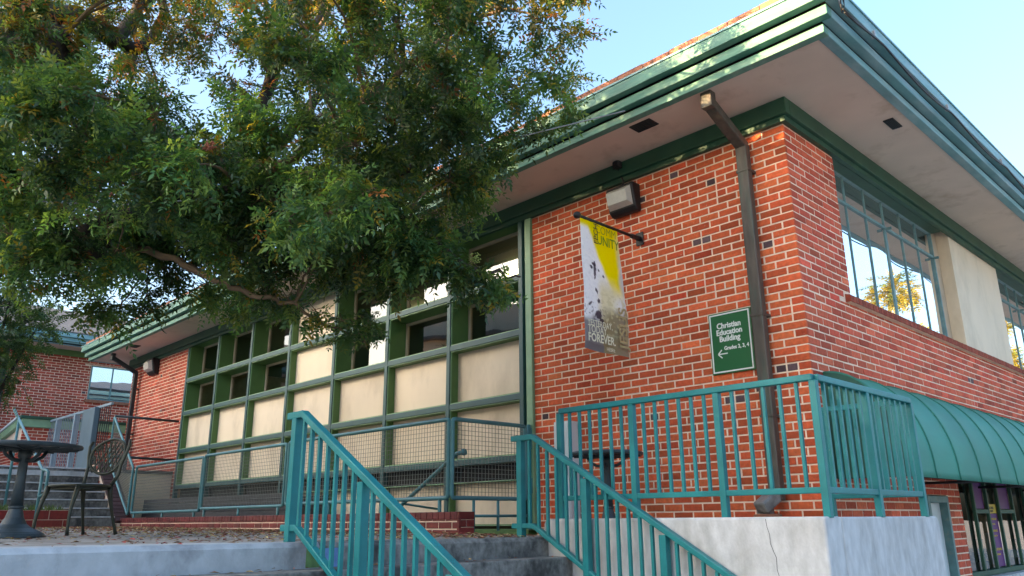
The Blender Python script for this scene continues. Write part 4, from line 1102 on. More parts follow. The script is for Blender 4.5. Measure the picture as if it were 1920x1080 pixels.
# annex with green cap before the wing
t = thing('capped_wall', 'low brick wall with green capping before the far wing', 'wall', (-20,-0.5,1))
mb = MB(); mb.box(-19.3,-19.008,-1.88,3.0,-0.2,2.42); mb.prism([(-19.301,-1.892,-0.2),(-19.301,-1.892,2.42),(-21.9,-1.892,2.05),(-21.9,-1.892,-0.2)],(0,0.25,0))
cw = mb.build('core', M['mortar'], t)
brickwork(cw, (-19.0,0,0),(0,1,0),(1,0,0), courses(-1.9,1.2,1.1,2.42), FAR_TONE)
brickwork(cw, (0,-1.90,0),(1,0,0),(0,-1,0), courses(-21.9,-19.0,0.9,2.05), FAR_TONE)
quick('capping', M['frame_edge'], t, (-19.36,-18.94,-1.95,3.0,2.425,2.62), bevel=0.008)
quick('capping_top', M['frieze'], t, (-19.38,-18.90,-1.99,3.0,2.621,2.69), bevel=0.008)
MB().bar((-19.36,-1.80,2.52),(-21.9,-1.80,2.16),0.36,0.19).build('capping', M['frame_edge'], t, bevel=0.008)
MB().bar((-19.36,-1.80,2.65),(-21.9,-1.80,2.29),0.42,0.06).build('capping_top', M['cabinet'], t, bevel=0.006)
# ================================================================== FURNITURE
def bistro_table(label, x, y, z0, ztop, R_, foot, label_group='round bistro tables'):
    t = thing('bistro_table', label, 'table', (x,y,z0), label_group)
    h = ztop - z0
    MB().lathe((x,y,z0), [(foot,0),(foot,0.012),(foot*0.93,0.03),(foot*0.90,0.032),(foot*0.82,0.045),(foot*0.78,0.047),(foot*0.62,0.065),(foot*0.58,0.068),(foot*0.40,0.10),(foot*0.28,0.15),(foot*0.225,0.20),(foot*0.21,0.215),(foot*0.235,0.225),(foot*0.235,0.24)], 36).build('base', M['table_metal'], t, smooth=False)
    MB().lathe((x,y,z0), [(foot*0.20,0.24),(0.036,0.45),(0.032,h-0.12),(0.05,h-0.10),(0.05,h-0.045)], 20).build('column', M['table_metal'], t, smooth=True)
    for k in range(4):
        a = math.pi/2*k+0.4; c, s_ = math.cos(a), math.sin(a)
        MB().tube([(x+c*0.04,y+s_*0.04,ztop-0.13),(x+c*0.10,y+s_*0.10,ztop-0.125),(x+c*0.16,y+s_*0.16,ztop-0.09),(x+c*0.19,y+s_*0.19,ztop-0.04)],0.014,8).build('bracket', M['table_metal'], t, smooth=True)
    MB().lathe((x,y,ztop), [(R_*0.965,-0.036),(R_*0.99,-0.030),(R_,-0.016),(R_*0.985,-0.004),(R_*0.93,0.0)], 48).build('table_top', M['table_metal'], t, bevel=0)
    mb = MB()
    for k in range(16):
        a = 2*math.pi*k/16; c, s_ = math.cos(a), math.sin(a); mb.bar((x+c*0.06,y+s_*0.06,ztop-0.040),(x+c*R_*0.93,y+s_*R_*0.93,ztop-0.040),0.012,0.012)
    mb.build('underside_ribs', M['table_metal'], t)
    return t
tx, ty = -4.295, -5.065
bistro_table('round black bistro table on the plaza at the left edge', tx, ty, plaza_z(tx,ty)+0.004, 0.775, 0.415, 0.235)
bistro_table('round black bistro table on the terrace behind the teal rail', -1.70, -0.84, 0.03, 0.765, 0.345, 0.22)

def bistro_chair(label, x, y, z0, ang):
    t = thing('bistro_chair', label, 'chair', (x,y,z0))
    ca, sa = math.cos(ang), math.sin(ang)
    # local: f forward (towards the table), s sideways
    def P(f, s_, z): return (x+ca*f-sa*s_, y+sa*f+ca*s_, z0+z)
    mat = M['chair_metal']
    # seat: pierced round-cornered plate with rolled rim
    out = []
    n = 28
    for k in range(n):
        a = 2*math.pi*k/n
        ff = 0.215*math.copysign(abs(math.cos(a))**0.7, math.cos(a)); ss = (0.225-0.02*math.cos(a)*-1)*math.copysign(abs(math.sin(a))**0.7, math.sin(a))
        out.append((ff, ss))
    mb = MB(); mb.prism([P(f_*0.96,s_*0.96,0.425) for f_,s_ in out], (0,0,0.012)); seat = mb.build('seat', mat, t)
    MB().tube([P(f_,s_,0.428) for f_,s_ in out]+[P(*out[0],0.428)],0.014,8,cap=False).build('seat_rim', mat, seat, smooth=True)
    MB().tube([P(f_*0.94,s_*0.94,0.400) for f_,s_ in out]+[P(out[0][0]*0.94,out[0][1]*0.94,0.400)],[0.010]*(n+1),6,cap=False).build('apron', mat, seat, smooth=True)
    # cabriole legs
    for (f0,s0,f1,s1) in ((0.18,0.18,0.255,0.21),(0.18,-0.18,0.255,-0.21),(-0.17,0.165,-0.27,0.20),(-0.17,-0.165,-0.27,-0.20)):
        pts = []; rs = []
        for k in range(9):
            q = k/8
            bow = 0.035*math.sin(q*math.pi)*(1 if f0>0 else -0.3)
            pts.append(P(f0+(f1-f0)*q**1.7+bow, s0+(s1-s0)*q**1.5, 0.42*(1-q)+0.004)); rs.append(0.026-0.013*math.sin(min(q*1.4,1)*math.pi/2)+0.004*(q>0.95))
        MB().tube(pts, rs, 10).build('leg', mat, t, smooth=True)
    # back: shield-shaped frame with interlaced tracery
    def bp(u, v):           # u -1..1 across, v 0..1 up; slight rake and curve
        return P(-0.205-0.10*v-0.03*(1-u*u)+0.03, 0.235*u, 0.44+0.44*v)
    ring = []
    for k in range(41):
        a = 2*math.pi*k/40
        u = math.cos(a)*(0.88+0.14*max(0,math.sin(a))); v = 0.60+0.36*math.sin(a)*(1.0 if math.sin(a)<0 else 0.95)+0.05*(1-abs(math.cos(a)))*(math.sin(a)>0)
        ring.append((u,v))
    back = MB().tube([bp(u,v) for u,v in ring],0.0135,8,cap=False).build('back_frame', mat, t, smooth=True)
    for s_ in (-1,1):
        MB().tube([P(-0.17,0.17*s_,0.43),P(-0.21,0.20*s_,0.53),bp(0.86*s_,0.42),bp(0.98*s_,0.62),bp(1.06*s_,0.84),bp(0.98*s_,0.95)],[0.018,0.015,0.014,0.014,0.014,0.013],8).build('back_post', mat, t, smooth=True)
    def clipc(pts):
        r = []
        for (u,v) in pts:
            e = (u/0.93)**2 + ((v-0.60)/0.35)**2
            if e <= 1.02: r.append((u,v))
        return r
    for k in range(-3,4):
        for sg in (-1,1):
            pts = clipc([(0.22*k+sg*0.75*math.sin(q*1.25)*q**0.4*0.9, 0.25+0.72*q) for q in np.linspace(0,1,24)])
            if len(pts) > 4: MB().tube([bp(u,v) for u,v in pts],0.0075,6).build('tracery', mat, back, smooth=True)
    for s_ in (-1,1):       # scrolls at the sides
        for (cu,cv,rr) in ((0.68*s_,0.80,0.13),(0.72*s_,0.52,0.12),(0.62*s_,0.34,0.10)):
            pts = [(cu+rr*(1-0.5*q)*math.cos(q*7)*s_, cv+rr*0.75*(1-0.5*q)*math.sin(q*7)) for q in np.linspace(0,1,20)]
            MB().tube([bp(u,v) for u,v in pts],0.007,6).build('scroll', mat, back, smooth=True)
    return t
cx, cy = -4.90, -4.44
bistro_chair('bronze cast metal bistro chair with lattice back beside the left table', cx, cy, plaza_z(cx,cy)+0.003, math.radians(295))

# leaf litter on the plaza
def litter():
    n = 9500; rng = np.random.default_rng(5)
    x = rng.uniform(-12.6,-1.62,n); y = -1.37-np.abs(rng.gamma(1.6,0.9,n)); y = np.clip(y,-9,-1.37)
    zz=[plaza_z(a,b)+0.004 for a,b in zip(x,y)]
    for k in range(1,7):
        m_=70; xa=rng.uniform(-1.597+(k-1)*TREAD+0.04,-1.597+k*TREAD+0.02,m_); x=np.concatenate([x,xa]); y=np.concatenate([y,rng.uniform(-7,-1.83,m_)]); zz+= [plaza_z(-1.6,-3.5)-k*RISE+0.003]*m_
    n=len(x)
    V=[];F=[];T=[]
    pal = [(0.30,0.19,0.09),(0.22,0.12,0.06),(0.40,0.28,0.13),(0.16,0.085,0.05),(0.34,0.12,0.07),(0.46,0.36,0.16),(0.36,0.07,0.06)]
    for i in range(n):
        s_ = rng.uniform(0.012,0.034); a = rng.uniform(0,6.28); z = zz[i]+rng.uniform(0,0.012)
        c,s2 = math.cos(a)*s_, math.sin(a)*s_
        k=len(V); t_=rng.uniform(-0.4,0.4)*s_
        V += [(x[i]-c,y[i]-s2,z),(x[i]+s2*0.35,y[i]-c*0.35,z+0.3*s_+t_*0.2),(x[i]+c,y[i]+s2,z+abs(t_)),(x[i]-s2*0.35,y[i]+c*0.35,z+0.15*s_)]
        F.append((k,k+1,k+2,k+3)); p=pal[int(rng.integers(0,len(pal)))]; f=rng.uniform(0.7,1.3); T += [(p[0]*f,p[1]*f,p[2]*f,1.0)]*4
    me=bpy.data.meshes.new('leaf_litter'); me.from_pydata(V,[],F); me.update()
    a_=me.color_attributes.new('tone','FLOAT_COLOR','POINT'); a_.data.foreach_set('color',np.array(T,np.float32).ravel()); me.materials.append(M['litter'])
    o=bpy.data.objects.new('leaf_litter',me); COL.objects.link(o); stuff(o); o['label']='dry brown leaves scattered over the plaza'
litter()

# ================================================================== TREES
def leaf_template(nl=6, L_=0.225, ll=0.070, lw=0.0205, jit=None):
    """one pinnate leaf along +x: leaflet pairs and a terminal leaflet, quads folded at the midrib"""
    V=[];F=[]
    def leaflet(b, d, l, w):
        d=np.array(d,float)
        if jit is not None: d=d+jit.normal(0,0.30,3); l=l*jit.uniform(0.65,1.2); w=w*jit.uniform(0.8,1.2)
        d=d/np.linalg.norm(d); s_=np.cross((0,0,1.0),d); s_/=np.linalg.norm(s_)
        k=len(V); b=np.array(b)
        V.extend([b, b+d*l*0.45+s_*w*0.5+np.array((0,0,0.004)), b+d*l-np.array((0,0,l*0.12)), b+d*l*0.45-s_*w*0.5+np.array((0,0,0.004))])
        F.append((k,k+1,k+2,k+3))
    for i in range(nl):
        x=L_*(0.22+0.70*i/(nl-1)); zz=-0.9*x*x
        f=1.0-0.25*abs(i/(nl-1)-0.45)
        for sg in (-1,1): leaflet((x,0,zz),(0.55,sg*1.0,-0.10),ll*f,lw)
    leaflet((L_,0,-0.9*L_*L_),(1,0,-0.35),ll,lw)
    k=len(V); V.extend([np.array((0,-0.0012,0)),np.array((0,0.0012,0)),np.array((L_,0.0008,-0.9*L_*L_)),np.array((L_,-0.0008,-0.9*L_*L_))]); F.append((k,k+1,k+2,k+3))
    return np.array(V),np.array(F)
def norm(a): return a/np.maximum(np.linalg.norm(a,axis=-1,keepdims=True),1e-9)
def foliage(name, bases, dirs, cols, mat, parent, rng, scale=(0.75,1.2), tmpl=None):
    TV,TF = tmpl or leaf_template()
    n=len(bases); d=norm(dirs)
    up=np.tile((0,0,1.0),(n,1))+rng.normal(0,0.55,(n,3))
    s_=norm(np.cross(up,d)); u=np.cross(d,s_)
    sc=rng.uniform(*scale,n)[:,None,None]
    V=bases[:,None,:]+sc*(TV[None,:,0:1]*d[:,None,:]+TV[None,:,1:2]*s_[:,None,:]+TV[None,:,2:3]*u[:,None,:])
    nv=len(TV); V=V.reshape(-1,3)
    F=(TF[None,:,:]+(np.arange(n)*nv)[:,None,None]).reshape(-1,4)
    me=bpy.data.meshes.new(name)
    me.vertices.add(len(V)); me.vertices.foreach_set('co',V.astype(np.float32).ravel())
    me.loops.add(F.size); me.loops.foreach_set('vertex_index',F.astype(np.int32).ravel())
    me.polygons.add(len(F)); me.polygons.foreach_set('loop_start',np.arange(0,F.size,4,dtype=np.int32)); me.polygons.foreach_set('loop_total',np.full(len(F),4,np.int32))
    me.update(calc_edges=True)
    a=me.color_attributes.new('tone','FLOAT_COLOR','POINT')
    C_=np.repeat(cols,nv,axis=0)*rng.uniform(0.85,1.15,(len(V),1)); C_=np.concatenate([C_,np.ones((len(V),1))],1)
    a.data.foreach_set('color',C_.astype(np.float32).ravel())
    me.materials.append(mat)
    o=bpy.data.objects.new(name,me); COL.objects.link(o); attach(o,parent); stuff(o)
    return o
def leaf_cols(n, rng, warm=0.06, k=None):
    pal=np.array([(0.042,0.110,0.039),(0.056,0.138,0.045),(0.080,0.160,0.047),(0.037,0.097,0.047),(0.115,0.185,0.050)])
    c=pal[rng.integers(0,len(pal),n)]*rng.uniform(0.8,1.2,(n,1))
    w=rng.random(n)<warm
    c[w]=np.array((0.24,0.20,0.035))*rng.uniform(0.7,1.2,(w.sum(),1))
    w=rng.random(n)<warm*0.22
    c[w]=np.array((0.30,0.11,0.03))*rng.uniform(0.7,1.2,(w.sum(),1))
    return c

rt = np.random.default_rng(21)
TREE = thing('pistache_tree', 'large spreading tree with feathery leaves hanging over the plaza and eave', 'tree', (-6.2,-6.6,0.05))
def wob(pts, k=4, amp=0.03, rng=rt):
    """refine a polyline with gentle wobble"""
    pts=[np.array(p,float) for p in pts]; out=[]
    n=len(pts)
    for i in range(n-1):
        p0=pts[max(i-1,0)];p1=pts[i];p2=pts[i+1];p3=pts[min(i+2,n-1)]
        for j in range(k):
            q=j/k; out.append(0.5*((2*p1)+(-p0+p2)*q+(2*p0-5*p1+4*p2-p3)*q*q+(-p0+3*p1-3*p2+p3)*q**3)+rng.normal(0,amp,3)*(0 if (i==0 and j==0) else 1))
    out.append(pts[-1]); return out
TRUNK=[(-6.2,-6.6,-0.05),(-6.15,-6.6,0.7),(-6.05,-6.5,1.3),(-5.9,-6.4,1.75)]
LIMBS=[ # points, start radius, end radius
 ([(-5.9,-6.4,1.7),(-4.95,-5.85,2.08),(-4.40,-5.47,2.30),(-4.28,-5.11,2.45),(-4.36,-4.67,2.63),(-4.47,-4.04,3.01),(-4.16,-3.62,3.47),(-3.94,-3.30,3.95),(-3.68,-2.99,4.54)],0.19,0.05),
 ([(-5.95,-6.45,1.6),(-5.75,-6.2,2.6),(-5.3,-5.9,3.6),(-4.75,-5.6,4.25),(-4.30,-5.45,4.42),(-4.20,-5.37,4.20),(-4.22,-5.35,3.80)],0.20,0.12),
 ([(-4.75,-5.6,4.25),(-4.76,-5.67,4.71),(-4.57,-5.25,4.89),(-4.48,-4.97,4.79),(-4.51,-4.83,4.75),(-4.46,-4.67,5.20),(-4.47,-4.37,5.86),(-4.6,-4.2,6.8)],0.13,0.03),
 ([(-4.51,-4.83,4.75),(-4.47,-4.60,4.80),(-4.50,-4.40,5.25),(-4.73,-4.39,6.0),(-4.6,-4.0,7.0)],0.075,0.02),
 ([(-4.16,-3.62,3.47),(-4.10,-3.45,4.3),(-4.0,-3.36,4.98),(-3.79,-3.23,5.20),(-3.82,-2.99,5.61),(-3.70,-2.82,6.2),(-3.4,-2.7,7.0)],0.085,0.02),
 ([(-4.0,-3.36,4.98),(-3.75,-3.2,4.9),(-3.65,-3.1,5.3),(-3.3,-2.9,5.8)],0.05,0.015),
 ([(-3.3,-3.7,3.2),(-2.03,-3.55,3.53),(-1.99,-3.32,3.79),(-1.72,-2.95,4.26),(-1.52,-2.63,4.70),(-1.3,-2.3,5.4)],0.05,0.012),
 ([(-2.9,-3.9,2.8),(-2.01,-3.64,3.07),(-1.90,-3.47,3.29),(-1.76,-3.24,3.44),(-1.59,-2.98,3.60)],0.035,0.010),
 ([(-4.28,-5.11,2.45),(-3.3,-4.6,2.75),(-2.4,-3.9,2.75),(-1.69,-3.36,2.49),(-1.49,-3.03,2.21),(-1.39,-2.73,2.07),(-1.24,-2.42,2.06)],0.06,0.008),
 ([(-4.36,-4.67,2.63),(-3.7,-4.4,2.4),(-3.12,-4.07,2.09),(-2.90,-3.78,1.96),(-2.82,-3.53,1.90),(-2.75,-3.25,1.77),(-2.65,-2.98,1.74)],0.035,0.006),
 ([(-4.47,-4.04,3.01),(-3.5,-3.6,3.2),(-2.97,-3.22,3.29),(-2.24,-2.99,3.11),(-1.94,-2.57,3.52),(-1.61,-1.95,4.05),(-1.35,-1.55,4.36)],0.065,0.010),
 ([(-6.05,-6.5,1.5),(-6.6,-7.2,3.0),(-7.0,-7.8,4.6),(-6.6,-7.6,6.4)],0.17,0.04),
 ([(-6.05,-6.5,1.5),(-6.9,-6.0,3.0),(-7.6,-5.2,4.4),(-7.8,-4.4,6.0)],0.16,0.04),
 ([(-5.3,-5.9,3.6),(-5.6,-5.6,5.0),(-5.4,-5.4,6.6),(-5.0,-5.0,8.0)],0.12,0.02),
]
tp=wob(TRUNK,5,0.012); MB().tube(tp,[0.36-0.10*i/len(tp)+0.10*max(0,1-i/4) for i in range(len(tp))],16).build('trunk',M['bark'],TREE,smooth=True)
nodes=[]
for pts,r0,r1 in LIMBS:
    w=wob(pts,5,0.016); n=len(w)
    rs=[(r0+(r1-r0)*(i/(n-1)))*(1+0.10*math.sin(i*1.7)) for i in range(n)]
    MB().tube([tuple(p) for p in w],rs,12 if r0>0.06 else 8).build('limb',M['bark'] if r0>0.055 else M['twig'],TREE,smooth=True)
    nodes += [np.array(p) for p in w]
nodes=np.array(nodes)
